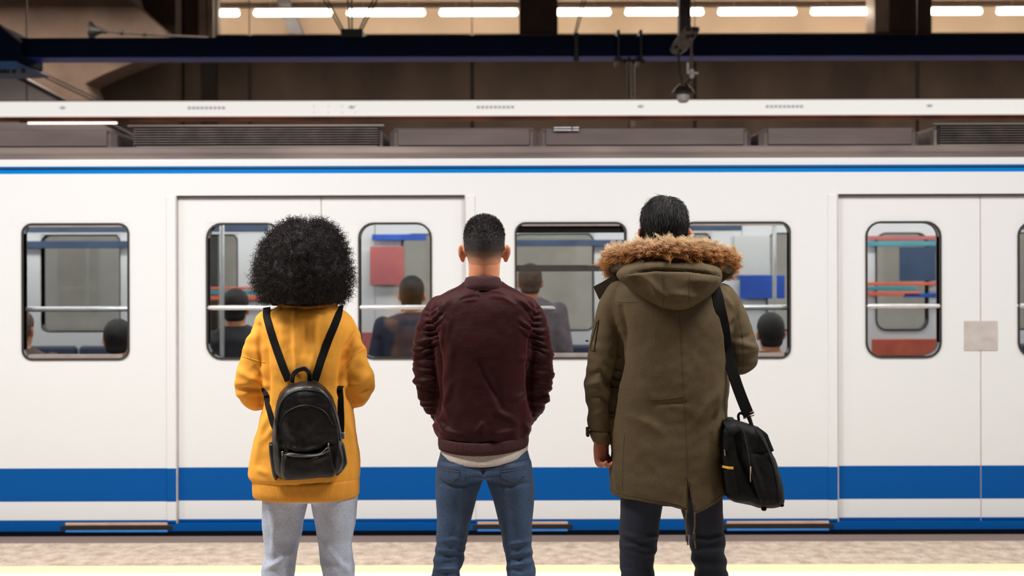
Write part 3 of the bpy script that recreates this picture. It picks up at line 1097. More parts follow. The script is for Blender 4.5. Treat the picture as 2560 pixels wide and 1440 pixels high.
# ------------------------------------------------------------------ people
from mathutils.bvhtree import BVHTree
YC = 4.25                       # distance of the three people from the camera
M['skin2'] = mat('tan_skin', (222, 158, 122), .5, var=(210, 140, 106), scale=18, spec=.3)
M['skin3'] = mat('reddish_skin', (192, 128, 106), .5, var=(172, 108, 90), scale=18, spec=.3)
M['skin1'] = mat('brown_skin', (112, 74, 54), .5, var=(98, 62, 46), scale=18, spec=.3)
for k in ('skin1', 'skin2', 'skin3'):
    b_ = M[k].node_tree.nodes['Principled BSDF']
    b_.inputs['Subsurface Weight'].default_value = .40
    b_.inputs['Subsurface Radius'].default_value = (.012, .005, .003)
M['sweat'] = mat('mustard_fleece', (232, 162, 52), .85, var=(224, 152, 44), scale=220, bump=.12, bump_scale=420, sheen=.25)
M['rib'] = mat('mustard_rib', (228, 156, 50), .85, var=(214, 142, 40), scale=60, bump=.3, bump_scale=60, stretch=(6, 6, .3), sheen=.2)
M['jeans1'] = mat('light_grey_denim', (200, 209, 226), .8, var=(176, 186, 206), scale=90, bump=.2, bump_scale=300, var2=(.82, 5), stretch=(1, 1, 2.4))
M['jeans2'] = mat('mid_blue_denim', (60, 86, 120), .8, var=(48, 70, 100), scale=90, bump=.2, bump_scale=300, var2=(.66, 6), stretch=(1, 1, 2.4))
M['jeans3'] = mat('dark_navy_denim', (14, 26, 48), .8, var=(10, 19, 37), scale=90, bump=.2, bump_scale=300, var2=(.75, 6), stretch=(1, 1, 2.4))
M['stitch'] = mat('tan_stitch', (92, 74, 56), .8)
M['stitch_dark'] = mat('dark_stitch', (44, 52, 62), .8)
M['bomber'] = mat('burgundy_nylon', (42, 12, 13), .62, var=(37, 10, 11), scale=30, bump=.12, bump_scale=45, spec=.14, sheen=.28, stretch=(1, 1, 2))
M['bomber'].node_tree.nodes['Principled BSDF'].inputs['Sheen Tint'].default_value = (.70, .20, .22, 1)
M['bomber_rib'] = mat('burgundy_rib', (58, 19, 21), .85, var=(52, 15, 18), scale=50, bump=.4, bump_scale=50, stretch=(6, 6, .2))
M['tee'] = mat('grey_marl_cotton', (206, 196, 190), .9, var=(186, 175, 169), scale=160, bump=.12, bump_scale=300)
M['black_cotton'] = mat('black_cotton', (18, 17, 18), .9, var=(12, 12, 13), scale=80)
M['parka'] = mat('olive_cotton', (90, 76, 53), .8, var=(81, 68, 47), scale=150, bump=.12, bump_scale=320, spec=.25, var2=(.86, 4))
M['parka_dark'] = mat('olive_cotton_lining', (58, 48, 33), .85, var=(50, 42, 29), scale=60)
M['leather'] = mat('black_leather', (9, 8, 8), .42, var=(7, 6, 6), scale=14, bump=.3, bump_scale=26, spec=.42)
M['webbing'] = mat('black_webbing', (11, 11, 12), .8, var=(8, 8, 9), scale=120, bump=.2, bump_scale=300, spec=.2)
M['nylon'] = mat('black_nylon', (11, 11, 12), .7, var=(8, 8, 9), scale=40, bump=.25, bump_scale=60, spec=.2)
M['zip'] = mat('zip_metal', (196, 186, 176), .3, .8, var=(170, 160, 150), scale=50)
M['shoe'] = mat('dark_shoe', (34, 32, 32), .6, var=(26, 24, 24), scale=30)
M['sole'] = mat('pale_sole', (210, 206, 198), .7, var=(196, 192, 184), scale=30)
M['amber'] = mat('amber_tag', (214, 166, 44), .6, var=(200, 150, 36), scale=40)
M['snap'] = mat('snap_metal', (150, 140, 126), .35, .7)
M['hair_strand'] = attr_mat('hair_strands', .5, .32)
M['curl'] = attr_mat('curly_hair', .6, .22)
M['fur'] = fur_mat('fur_strands')
M['hair_black'] = mat('black_hair', (17, 14, 14), .6, var=(11, 9, 9), scale=60, bump=.3, bump_scale=160, stretch=(3, 3, .4))


def Q(px, py, dy=0.0):
    return P(px, py, YC + dy)


def trings(rows, e=2.3, n=72):
    """closed body of horizontal rings: (row, left, right, back, front)"""
    r = np.array(rows, float)
    t = np.linspace(0, 1, len(r))
    m = spline(r, max(24, len(r) * 5))
    out = []
    for py, a, b, yb, yf in m:
        p, q = Q(a, py), Q(b, py)
        out.append(sring(p[0], q[0], YC + yb, YC + yf, p[2], e, n))
    return rings_mesh(out)


def leg_rings(rows, e=2.05):
    return trings(rows, e, 40)


def sleeve(pts, n=28, steps=28):
    """points (px, py, dy, radius)"""
    p = np.array([list(Q(a, b, c)) for a, b, c, _ in pts])
    return tube(p, [q[3] for q in pts], n, steps)


def head_shapes(o, s=1.0, ear=1.0):
    o = np.asarray(o, float)
    q = lambda *p: o + s * np.array(p)
    sh = [ball(q(0, -.016, .030), np.array((.0735, .098, .093)) * s, 32, 20),
          ball(q(0, .038, -.012), np.array((.064, .066, .092)) * s, 28, 18),
          ball(q(0, .036, -.062), np.array((.056, .060, .056)) * s, 24, 16),
          ball(q(0, .078, -.098), np.array((.022, .018, .018)) * s, 14, 10),
          tube([q(0, .098, .022), q(0, .112, -.006), q(0, .118, -.024)], [.009 * s, .012 * s, .015 * s], 12),
          ball(q(0, .098, -.060), np.array((.024, .008, .006)) * s, 14, 8),
          ball(q(0, .096, -.070), np.array((.020, .009, .007)) * s, 14, 8),
          ball(q(-.03, .092, .030), np.array((.022, .010, .008)) * s, 14, 8),
          ball(q(.03, .092, .030), np.array((.022, .010, .008)) * s, 14, 8),
          ball(q(-.031, .086, .012), .012 * s, 12, 8), ball(q(.031, .086, .012), .012 * s, 12, 8),
          # nape
          tube([q(0, -.035, -.01), q(0, -.022, -.10)], [.062 * s, .056 * s], 24)]
    for sg in (-1, 1):
        a = math.radians(20) * sg
        ce, se = math.cos(a), math.sin(a)
        R = np.array([[ce, -se, 0], [se, ce, 0], [0, 0, 1]])
        # ear: rim standing out from the head and a lobe
        sh.append(ball(q(sg * .081, -.012, -.012), np.array((.010, .020, .031)) * s * ear, 16, 12, R))
        rim = [q(sg * (.074), .004, .014), q(sg * .088, -.012, .020), q(sg * .094, -.026, .006), q(sg * .090, -.026, -.018), q(sg * .079, -.014, -.036)]
        sh.append(tube(rim, [.005 * s, .006 * s, .006 * s, .006 * s, .0075 * s], 10, 14))
    return sh


def hand_shapes(w_, d, n, t, curl=(30, 45, 35), s=1.0):
    w_, d, n, t = (np.asarray(k, float) for k in (w_, d, n, t))
    d /= np.linalg.norm(d)
    n = n - d * (n @ d)
    n /= np.linalg.norm(n)
    t = np.cross(d, n) * np.sign(np.cross(d, n) @ t)
    sh = [tube([w_ - d * .02, w_ + d * .02 * s, w_ + d * .055 * s, w_ + d * .092 * s], np.array([.026, .032, .040, .038]) * s, 18, 10, .42, n)]
    for off, L, r in ((.029, .070, .0085), (.010, .078, .0088), (-.010, .073, .0085), (-.028, .057, .0076)):
        p = w_ + d * (.090 - abs(off) * .25) * s + t * off * s
        pts = [p - d * .02, p]
        a = 0
        for fr, c in zip((.46, .30, .24), curl):
            a += math.radians(c * (1 + off * 3))
            p = p + (d * math.cos(a) + n * math.sin(a)) * L * fr * s
            pts.append(p)
        sh.append(tube(pts, np.array([r, r, r * .98, r * .92, r * .82]) * s, 10, 14))
    p = w_ + d * .022 * s + t * .030 * s
    q = p + (d * .62 + t * .55 + n * .35) * .042 * s
    sh.append(tube([p - t * .012, p, q, q + (d * .85 + t * .12 + n * .45) * .032 * s], np.array([.014, .0125, .0105, .0085]) * s, 12, 12))
    return sh


def arm_shapes(pts, k=.66):
    """arm inside a sleeve: follows the sleeve's own bends, slimmer"""
    return [tube(np.array([list(Q(a, b, c)) for a, b, c, _ in pts]), [max(.028, q[3] * k) for q in pts], 18, 24)]


def shoe(parent, cx, toe=.19, heel=-.09, tilt=0.0, m=None):
    y0, y1 = YC + heel, YC + toe
    prof = []
    for k in range(13):
        t = k / 12
        y = y0 + (y1 - y0) * t
        wd = .036 + .012 * math.sin(math.pi * min(1, t * 1.1)) - (.02 if k in (0, 12) else 0)
        h = np.interp(t, [0, .15, .35, .55, .8, 1], [.085, .11, .105, .075, .06, .035])
        x = cx + tilt * (y - YC)
        prof.append([(x + wd * math.cos(a), y, .022 + (h - .022) * max(0, math.sin(a)) if math.sin(a) > 0 else .022) for a in np.linspace(-.2, math.pi + .2, 16)])
    s = obj('shoe', rings_mesh(prof), m or M['shoe'], parent, smooth=True)
    o2 = []
    for k in range(13):
        t = k / 12
        y = y0 - .006 + (y1 - y0 + .014) * t
        wd = .040 + .012 * math.sin(math.pi * min(1, t * 1.1)) - (.02 if k in (0, 12) else 0)
        x = cx + tilt * (y - YC)
        o2.append([(x - wd, y, .0), (x + wd, y, .0), (x + wd, y, .024), (x - wd, y, .024)])
    obj('sole', rings_mesh(o2), M['sole'], s)


def bvh_of(v, f):
    return BVHTree.FromPolygons([tuple(p) for p in v], [tuple(int(i) for i in q) for q in f])


CAM = np.array([0, 0, CH])


def drape(bvh, pts, off=.003, fallback=None):
    """points of a surface seen along the given picture rays, lifted by off towards the viewer's side of the cloth"""
    out = []
    last = None
    for px, py in pts:
        d = P(px, py, 1.0) - CAM
        d /= np.linalg.norm(d)
        h, n, _, _ = bvh.ray_cast(Vector(CAM), Vector(d), 12)
        if h is None:
            out.append(None)
            continue
        n = np.array(n)
        if n @ d > 0:
            n = -n
        out.append(np.array(h) + n * off)
    good = [i for i, p in enumerate(out) if p is not None]
    for i, p in enumerate(out):
        if p is None:
            j = min(good, key=lambda k: abs(k - i)) if good else None
            y = out[j][1] if j is not None else YC + (fallback or 0)
            out[i] = P(pts[i][0], pts[i][1], y)
    return np.array(out)


def seam(name, bvh, pts, r, m, parent, off=.0005, n=40):
    c = drape(bvh, spline(pts, n), off)
    return obj(name, tube(c, r, 6), m, parent, smooth=True)


def strap(name, bvh, pts, width, thick, m, parent, off=.005, n=36, axis=(0, -1, 0), soft=3):
    c = drape(bvh, spline(pts, n), off)
    for _ in range(soft):
        c[1:-1] = (c[:-2] + 2 * c[1:-1] + c[2:]) / 4
    return obj(name, ribbon(c, width, thick, axis), m, parent, smooth=True, auto=40)


def patch(name, bvh, corners, m, parent, off=.004, nu=14, nv=14, vee=0.0):
    """cloth patch lying on a surface; corners tl, tr, br, bl in picture pixels; vee drops the middle of the lower edge"""
    tl, tr, br, bl = (np.array(c, float) for c in corners)
    pts = []
    for j in range(nv + 1):
        for i in range(nu + 1):
            u, v = i / nu, j / nv
            p = (tl * (1 - u) + tr * u) * (1 - v) + (bl * (1 - u) + br * u) * v
            p[1] += vee * v * (1 - abs(2 * u - 1))
            pts.append(p)
    c = drape(bvh, pts, off)
    w_ = nu + 1
    low = drape(bvh, pts, -.002)
    v = [tuple(p) for p in c] + [tuple(p) for p in low]
    f = [(j * w_ + i, j * w_ + i + 1, (j + 1) * w_ + i + 1, (j + 1) * w_ + i) for j in range(nv) for i in range(nu)]
    K = len(c)
    rim = [i for i in range(nu)] + [j * w_ + nu for j in range(nv)] + [nv * w_ + i for i in range(nu, 0, -1)] + [j * w_ for j in range(nv, 0, -1)]
    for a, b in zip(rim, rim[1:] + rim[:1]):
        f.append((b, a, a + K, b + K))
    return obj(name, (v, f), m, parent, smooth=True, auto=40)


def inflate(outline, prof, n=96, origin=None):
    """soft body: closed picture outline at base depth, prof = [(dy, scale)] from base towards the viewer"""
    o = loop_spline(outline, n)
    rings = []
    for dy, s in prof:
        c = o.mean(0)
        q = c + (o - c) * s
        rings.append([tuple(Q(a, b, dy)) for a, b in q])
    return rings_mesh(rings)


def sub_faces(v, f, keep):
    m = keep[f].all(1)
    g = f[m]
    idx, inv = np.unique(g, return_inverse=True)
    return v[idx], inv.reshape(-1, 4), idx


def smooth01(x):
    x = np.clip(x, 0, 1)
    return x * x * (3 - 2 * x)


def hair_shell(v, f, o, thick, zb_pts, s=1.0, fade=.03):
    """hair lying on the head: the head's own surface lifted, tapering under the skin at the hairline"""
    o = np.asarray(o, float)
    p = (v - o) / s
    near = (np.linalg.norm(p * (1, .85, .9), axis=1) < .16) & (np.abs(p[:, 0]) < .0785)
    zy, zz = zip(*zb_pts)
    d = p[:, 2] - np.interp(p[:, 1], zy, zz)
    sv, sf, idx = sub_faces(v, f, near & (d > -.012))
    n = normals(v, f)[idx]
    dd = d[idx]
    top = smooth01((p[idx][:, 2] - .02) / .09)
    h = (thick[0] + (thick[1] - thick[0]) * top) * smooth01(dd / fade) - .003 * (1 - smooth01(dd / (fade * .4)))
    return sv + n * h[:, None], sf, n, dd


def person(label, px, pyfeet=1725):
    x = Q(px, 0)[0]
    return thing('person', label, 'person', (x, YC, 0))


def body_mesh(root, shapes, skin, voxel=.0058, smooth=3):
    v, f = fuse(shapes, voxel, smooth)
    o = obj('body', (v, f), skin, root, smooth=True)
    return v, f, o


def limb(a, b, r0, r1):
    return tube([a, b], [r0, r1], 18, 8)



SL1 = [(676, 808, 0, .058), (652, 860, 0, .058), (638, 910, 0, .059), (628, 955, 0, .061), (632, 982, .03, .057), (664, 988, .12, .05), (700, 976, .20, .042)]
SR1 = [(844, 808, 0, .058), (866, 860, 0, .060), (880, 908, 0, .059), (894, 955, .02, .064), (888, 980, .06, .056), (852, 988, .16, .05), (822, 976, .22, .042)]
SL2 = [(1100, 772, 0, .050), (1085, 800, 0, .056), (1069, 850, 0, .053), (1065, 905, 0, .0525), (1073, 965, .0, .050), (1092, 1018, .05, .047), (1120, 1060, .13, .040)]
SR2 = [(1314, 772, 0, .050), (1329, 800, 0, .056), (1342, 850, 0, .053), (1347, 905, 0, .0535), (1345, 965, .0, .052), (1326, 1020, .05, .047), (1298, 1060, .13, .040)]
SL3 = [(1548, 735, 0, .05), (1527, 772, 0, .052), (1519, 810, 0, .054), (1515, 850, 0, .058), (1509, 910, 0, .062), (1498, 965, 0, .0575), (1498, 1020, 0, .0485), (1499, 1060, 0, .0455), (1503, 1092, 0, .036)]
SR3 = [(1805, 740, 0, .05), (1826, 775, 0, .05), (1841, 830, 0, .058), (1850, 880, 0, .066), (1848, 896, .03, .064), (1825, 898, .14, .054), (1790, 872, .24, .045)]

# ================================================================== woman in the yellow sweatshirt
w1 = person('person with a round black afro in an oversized yellow sweatshirt and pale grey jeans', 772)
o1 = Q(768, 678)
wl = [None, None, Q(700, 976, .20)]
wr = [None, None, Q(822, 976, .22)]
torso1 = trings([(785, 705, 835, -.06, .06), (820, 672, 865, -.08, .08), (900, 680, 858, -.09, .09), (1000, 690, 845, -.085, .09), (1100, 672, 868, -.09, .09), (1170, 668, 876, -.09, .085), (1215, 690, 860, -.06, .06)], 2.2, 40)
sh = head_shapes(o1, .95) + [torso1, limb(o1 + (0, -.012, -.05), Q(770, 800, -.01), .05, .055), arm_shapes(SL1)[0], arm_shapes(SR1)[0]]
sh += hand_shapes(wl[2], (.5, 1, .25), (1, -.2, -.1), (0, .2, 1), (25, 40, 30), .92)
sh += hand_shapes(wr[2], (-.5, 1, .25), (-1, -.2, -.1), (0, .2, 1), (25, 40, 30), .92)
legl1, legr1 = Q(706, 1250), Q(833, 1250)
for a, kx, ax in ((legl1, 697, 700), (legr1, 842, 845)):
    k, an = Q(kx, 1440, .0), Q(ax, 1690, .0)
    an[2] = .09
    sh += [tube([a, k, (k + an) / 2 + (0, -.015, 0), an], [.058, .042, .040, .032], 18, 20), tube([an, an + (0, .13, -.05)], [.034, .022], 12)]
v1, f1, _ = body_mesh(w1, sh, M['skin1'], .0075, 2)

# sweatshirt
sw = [trings([(757, 704, 834, -.05, .06), (766, 690, 846, -.075, .08), (782, 668, 868, -.10, .095), (810, 652, 884, -.118, .105), (850, 652, 886, -.128, .12), (900, 656, 880, -.132, .13), (960, 660, 872, -.13, .13),
               (1010, 658, 878, -.126, .13), (1050, 647, 885, -.13, .135), (1100, 636, 893, -.135, .135), (1150, 626, 898, -.14, .135), (1185, 622, 898, -.14, .135), (1200, 632, 894, -.132, .128)]),
      sleeve(SL1),
      sleeve(SR1)]
v, f = fuse(sw, .0052, 5)
slv = lambda v: smooth01((np.abs(v[:, 0] - Q(770, 0)[0]) - .15) / .05) * smooth01((v[:, 2] - Q(0, 1040)[2]) / .03)
folds = [([(738, 775), (736, 850), (742, 930)], 7, .0055), ([(790, 790), (786, 880), (775, 940)], 9, .0045), ([(762, 790), (760, 880)], 8, -.003), ([(700, 800), (712, 870)], 10, .003),
         ([(648, 812), (662, 870), (668, 940), (668, 1000)], 6, -.012), ([(636, 850), (648, 905), (668, 960)], 8, .005), ([(893, 822), (866, 870), (852, 930), (848, 985)], 6, -.012), ([(905, 868), (880, 885), (858, 910)], 7, -.005),
         ([(600, 930), (630, 945), (665, 970)], 8, .006), ([(592, 970), (625, 972), (660, 974)], 7, -.008), ([(620, 890), (660, 950)], 7, -.004), ([(925, 935), (895, 960), (850, 965)], 8, .006), ([(935, 970), (900, 985)], 6, -.006), ([(930, 1000), (890, 1005)], 6, .004),
         ([(662, 1015), (645, 1060), (640, 1110)], 8, -.006), ([(672, 1030), (650, 1085), (640, 1150)], 9, .006), ([(690, 1060), (660, 1100)], 8, .004), ([(876, 1010), (886, 1060), (893, 1120)], 8, -.005), ([(868, 1050), (884, 1100), (890, 1160)], 9, .005),
         ([(640, 1170), (670, 1185)], 8, .004), ([(850, 940), (880, 900), (900, 850)], 9, .004)]
v = wrinkle(v, f, folds, [(.0030, (7, 7, 11), None), (.0045, (16, 10, 26), slv), (.0010, (30, 30, 30), None)])
shirt1 = obj('sweatshirt', (v, f), M['sweat'], w1, smooth=True)
bv1 = bvh_of(v, f)
hem = []
for py, gx, gd in ((1190, 3, .002), (1200, 0, .002), (1218, 0, .004), (1232, 1, .003), (1237, 3, -.004), (1236, 6, -.012)):
    a, b = Q(632 + gx, py), Q(897 - gx, py)
    hem.append(sring(a[0], b[0], YC - .136 - gd, YC + .130 + gd, a[2], 2.3, 96))
obj('hem_band', rings_mesh(hem), M['rib'], shirt1, smooth=True)
nk = []
for i in range(60):
    a = 2 * math.pi * i / 60
    p, q = Q(700, 0)[0], Q(838, 0)[0]
    nk.append(((p + q) / 2 + (q - p) / 2 * 1.03 * math.cos(a), YC + .004 + .078 * math.sin(a), Q(0, 765)[2] - .006 + .012 * math.cos(a) ** 2 - (.03 if math.sin(a) > 0 else .0) * math.sin(a)))
ang = np.linspace(0, 2 * math.pi, 10, endpoint=False)
nk = np.array(nk)
rings = []
for i in range(60):
    t = nk[(i + 1) % 60] - nk[i - 1]
    t /= np.linalg.norm(t)
    rr = np.cross(t, (0, 0, 1.0))
    rr /= np.linalg.norm(rr)
    u = np.cross(rr, t)
    rings.append(nk[i] + .006 * np.cos(ang)[:, None] * rr + .011 * np.sin(ang)[:, None] * u)
nv, nf = rings_mesh(rings, caps=False)
K = len(nv)
nf += [(K - 10 + i, K - 10 + (i + 1) % 10, (i + 1) % 10, i) for i in range(10)]
obj('neck_band', (nv, nf), M['rib'], shirt1, smooth=True)
ut = [sring(o1[0] - .075 + k * .004, o1[0] + .075 - k * .004, YC - .066 + k * .003, YC + .07 - k * .003, Q(0, 775)[2] + .012 * k, 2, 48) for k in range(5)]
obj('undershirt', rings_mesh(ut), M['black_cotton'], w1, smooth=True)
seam('shoulder_seam', bv1, [(662, 905), (625, 895), (604, 890)], .0012, M['rib'], shirt1)
seam('shoulder_seam', bv1, [(858, 915), (885, 888), (912, 872)], .0012, M['rib'], shirt1)

# pale jeans
jl = leg_rings([(1180, 660, 778, -.11, .09), (1240, 657, 770, -.105, .10), (1290, 655, 760, -.095, .10), (1340, 656, 749, -.08, .09), (1385, 660, 741, -.075, .085), (1440, 653, 734, -.085, .075), (1520, 652, 738, -.09, .07), (1620, 660, 735, -.075, .06), (1705, 665, 735, -.06, .06)])
jr = leg_rings([(1180, 765, 893, -.11, .09), (1240, 776, 893, -.105, .10), (1290, 783, 888, -.095, .10), (1340, 791, 881, -.08, .09), (1385, 798, 878, -.075, .085), (1440, 805, 886, -.085, .075), (1520, 803, 888, -.09, .07), (1620, 806, 880, -.075, .06), (1705, 808, 878, -.06, .06)])
jp = trings([(1120, 665, 880, -.10, .09), (1180, 658, 893, -.115, .10), (1225, 657, 893, -.115, .10), (1246, 690, 860, -.09, .08)], 2.3, 60)
v, f = fuse([jl, jr, jp], .0058, 4)
knee = lambda v: smooth01((Q(0, 1300)[2] - v[:, 2]) / .1)
v = wrinkle(v, f, [([(668, 1255), (685, 1320), (680, 1390)], 8, .005), ([(740, 1370), (700, 1400), (665, 1420)], 8, .005), ([(745, 1250), (720, 1300)], 7, -.003), ([(800, 1350), (840, 1400), (870, 1430)], 8, .005), ([(880, 1330), (868, 1390), (862, 1430)], 7, .005)],
            [(.0022, (9, 9, 14), None), (.0035, (10, 10, 24), knee)])
obj('jeans', (v, f), M['jeans1'], w1, smooth=True)
shoe(w1, Q(699, 0)[0], tilt=-.05)
shoe(w1, Q(843, 0)[0], tilt=.05)

# afro: dark core and thousands of curls
prof = [(549, 742, 796), (556, 718, 815), (570, 692, 838), (590, 672, 856), (620, 652, 869), (655, 640, 879), (690, 634, 884), (715, 638, 881), (738, 648, 874), (754, 664, 858), (764, 694, 832)]
pr = spline(np.array(prof, float), 60)


def afro_r(z, a, k):
    """outline point of the afro at height z, azimuth a, scaled by k"""
    py = HY - (z - CH) * F / YC
    l = np.interp(py, pr[:, 0], pr[:, 1])
    r = np.interp(py, pr[:, 0], pr[:, 2])
    cx = (l + r) / 2
    hw = (r - l) / 2 * YC / F
    return np.stack([(cx - 1280) * YC / F + hw * k * np.cos(a), YC - .01 + hw * .92 * k * np.sin(a), z], -1)


core = []
for py in np.linspace(560, 757, 26):
    z = CH - (py - HY) * YC / F
    core.append(afro_r(np.full(56, z), np.linspace(0, 2 * math.pi, 56, endpoint=False), .86))
cv, cf = fuse([rings_mesh(core)], .009, 2)
nn = normals(cv, cf)
cv = cv + nn * (noise3(cv * 22) * .012 + noise3(cv * 55) * .006)[:, None]
hair1 = obj('hair', (cv, cf), M['hair_black'], w1, smooth=True)
NC = 8200
SEG = 13
zz = CH - (rng.uniform(551, 754, NC) - HY) * YC / F
az = rng.uniform(0, 2 * math.pi, NC)
kk = rng.uniform(.80, .95, NC)
kk = np.where(rng.random(NC) < .35, rng.uniform(.93, 1.0, NC), kk)
root = afro_r(zz, az, kk)
ctr = np.array([root[:, 0].mean(), YC, Q(0, 690)[2]])
outd = root - ctr
outd /= np.linalg.norm(outd, axis=1)[:, None]
outd = outd + rng.normal(size=(NC, 3)) * .75 + np.array([0, 0, -.22])
outd /= np.linalg.norm(outd, axis=1)[:, None]
ref = rng.normal(size=(NC, 3))
e1 = np.cross(outd, ref)
e1 /= np.linalg.norm(e1, axis=1)[:, None]
e2 = np.cross(outd, e1)
t = np.linspace(0, 1, SEG)
turns = rng.uniform(1.2, 2.6, NC)
rad = rng.uniform(.0022, .0055, NC)
ln = rng.uniform(.014, .036, NC)
ph = rng.uniform(0, 6.28, NC)
th = ph[:, None] + 2 * math.pi * turns[:, None] * t[None]
paths = root[:, None] + outd[:, None] * (ln[:, None] * t)[..., None] + (rad[:, None] * np.cos(th))[..., None] * e1[:, None] + (rad[:, None] * np.sin(th))[..., None] * e2[:, None]
sv, sf = strands(paths, .0007, .0004)
base = np.array(lin(30, 22, 21)[:3])
cc = base * rng.uniform(.5, 1.5, (NC, 1)) * np.array([1, .92, .92])
obj('curls', (sv, sf), M['curl'], hair1, smooth=True, colors=np.repeat(cc, SEG * 3, 0), kind='stuff')

# ------------------------------------------------------------------ black leather backpack
bp = thing('backpack', 'small black leather backpack worn on the yellow sweatshirt', 'backpack', tuple(Q(770, 1200, -.2)))
outl = [(740, 954), (775, 951), (805, 960), (826, 982), (840, 1020), (851, 1075), (857, 1120), (860, 1160), (845, 1184), (800, 1192), (740, 1196), (696, 1195), (682, 1170), (678, 1120), (681, 1065), (690, 1010), (706, 972)]
bagv, bagf = inflate(outl, [(-.125, .93), (-.128, .98), (-.15, 1.0), (-.19, .985), (-.222, .95), (-.238, .90), (-.246, .82), (-.250, .6), (-.252, .3), (-.252, .03)], 120)
v, f = fuse([(bagv, bagf)], .0048, 3)
v = wrinkle(v, f, [([(738, 1060), (742, 1110), (735, 1150)], 9, .005), ([(715, 1040), (728, 1090), (720, 1130)], 10, .005), ([(690, 1050), (696, 1110), (700, 1180)], 5, .004), ([(835, 1040), (842, 1100), (842, 1170)], 5, .004),
                   ([(705, 1120), (740, 1135), (770, 1136), (800, 1128), (825, 1110)], 7, -.009), ([(720, 1118), (760, 1128), (800, 1120)], 8, .006), ([(740, 992), (790, 990)], 10, .003), ([(700, 1000), (690, 1060)], 5, .003)],
            [(.0022, (12, 12, 16), None), (.0009, (40, 40, 40), None)])
bagm = obj('main_bag', (v, f), M['leather'], bp, smooth=True)
bvb = bvh_of(v, f)
# front pocket bulging out of the lower part
po_out = [(702, 1140), (720, 1128), (760, 1132), (800, 1128), (824, 1112), (833, 1150), (836, 1188), (800, 1194), (750, 1197), (706, 1198), (698, 1170)]
v, f = fuse([inflate(po_out, [(-.20, .97), (-.235, 1.0), (-.258, .97), (-.268, .9), (-.273, .7), (-.275, .4), (-.275, .05)], 90)], .0048, 3)
v = wrinkle(v, f, [([(715, 1140), (712, 1190)], 5, .004), ([(780, 1150), (820, 1135)], 7, .003)], [(.002, (14, 14, 18), None)])
pk = obj('front_pocket', (v, f), M['leather'], bp, smooth=True)
bvp = bvh_of(v, f)
seam('pocket_zip', bvp, [(708, 1136), (735, 1140), (770, 1141), (800, 1137), (822, 1126)], .0028, M['grille'], pk, .001)
for px, py in ((707, 1133), (824, 1116)):
    c = drape(bvb, [(px, py)], .012)[0]
    obj('zip_pull', join(box(c[0] - .0028, c[0] + .0028, c[1] - .003, c[1] + .002, c[2] - .004, c[2] + .009, .0015), box(c[0] - .0016, c[0] + .0016, c[1] - .003, c[1], c[2] - .020, c[2] - .004, .0008)), M['snap'], pk)
for pts, r in (([(690, 1100), (694, 1040), (706, 1000), (735, 978), (770, 974), (806, 982), (826, 1010), (843, 1060), (849, 1100)], .0036), ([(696, 1062), (716, 1030), (748, 1014), (780, 1014), (812, 1030), (832, 1062)], .0022)):
    seam('piping' if r > .003 else 'panel_seam', bvb, pts, r, M['leather'], bagm, .0)
# side pockets
for sg, o_ in ((-1, [(674, 1104), (686, 1112), (690, 1150), (692, 1196), (682, 1192), (674, 1150), (671, 1115)]), (1, [(846, 1102), (858, 1108), (865, 1140), (866, 1160), (852, 1180), (838, 1186), (838, 1140)])):
    v, f = fuse([inflate(o_, [(-.11, .92), (-.14, 1.0), (-.18, 1.02), (-.2, .9), (-.208, .5), (-.21, .05)], 60)], .0045, 2)
    obj('side_pocket', (v, f), M['leather'], bp, smooth=True)
# grab handle
h = [Q(729, 954, -.17), Q(732, 936, -.185), Q(744, 924, -.19), Q(762, 921, -.19), Q(772, 932, -.185), Q(774, 952, -.17)]
obj('top_handle', ribbon(h, .017, .007, (0, -1, 0), 30), M['leather'], bp, smooth=True, auto=40)
# shoulder straps
strap('shoulder_strap', bv1, [(667, 768), (668, 790), (684, 845), (704, 905), (722, 950)], .0285, .006, M['webbing'], bp, .005)
strap('shoulder_strap', bv1, [(848, 768), (842, 795), (820, 850), (800, 905), (786, 950)], .0285, .006, M['webbing'], bp, .005)
for hid, pts, wd_ in ((Q(650, 948, .02), [(667, 985), (673, 1018), (681, 1052), (691, 1078)], .020), (Q(866, 930, .02), [(848, 968), (848, 1005), (850, 1050), (849, 1085)], .024)):
    c = drape(bv1, spline(pts, 20), .006)
    c = np.vstack([[hid], c])
    for _ in range(3):
        c[2:-1] = (c[1:-2] + 2 * c[2:-1] + c[3:]) / 4
    obj('lower_strap', ribbon(c, wd_, .006, (0, -1, 0), 36), M['webbing'], bp, smooth=True, auto=40)
c = Q(856, 1088, -.155)
obj('strap_buckle', box(c[0] - .008, c[0] + .008, c[1] - .004, c[1] + .004, c[2] - .012, c[2] + .012, .003), M['zip'], bp)

# ================================================================== man in the burgundy bomber jacket
m2 = person('person with a short dark fade haircut in a burgundy bomber jacket and blue jeans', 1210)
o2 = Q(1211, 628)
al = [None, None, Q(1120, 1060, .13)]
ar = [None, None, Q(1298, 1060, .13)]
torso2 = trings([(725, 1155, 1260, -.05, .05), (770, 1100, 1315, -.08, .08), (860, 1105, 1310, -.1, .1), (960, 1115, 1300, -.095, .1), (1060, 1118, 1298, -.09, .095), (1150, 1108, 1308, -.1, .09), (1190, 1120, 1300, -.08, .08)], 2.3, 40)
sh = head_shapes(o2, 1.0, 1.0) + [torso2, limb(o2 + (0, -.010, -.03), Q(1208, 740, -.01), .0565, .060), arm_shapes(SL2)[0], arm_shapes(SR2)[0]]
sh += hand_shapes(al[2], (.5, .6, -.7), (1, 0, .3), (0, 1, .3), (20, 30, 20), 1.0)
sh += hand_shapes(ar[2], (-.5, .6, -.7), (-1, 0, .3), (0, 1, .3), (20, 30, 20), 1.0)
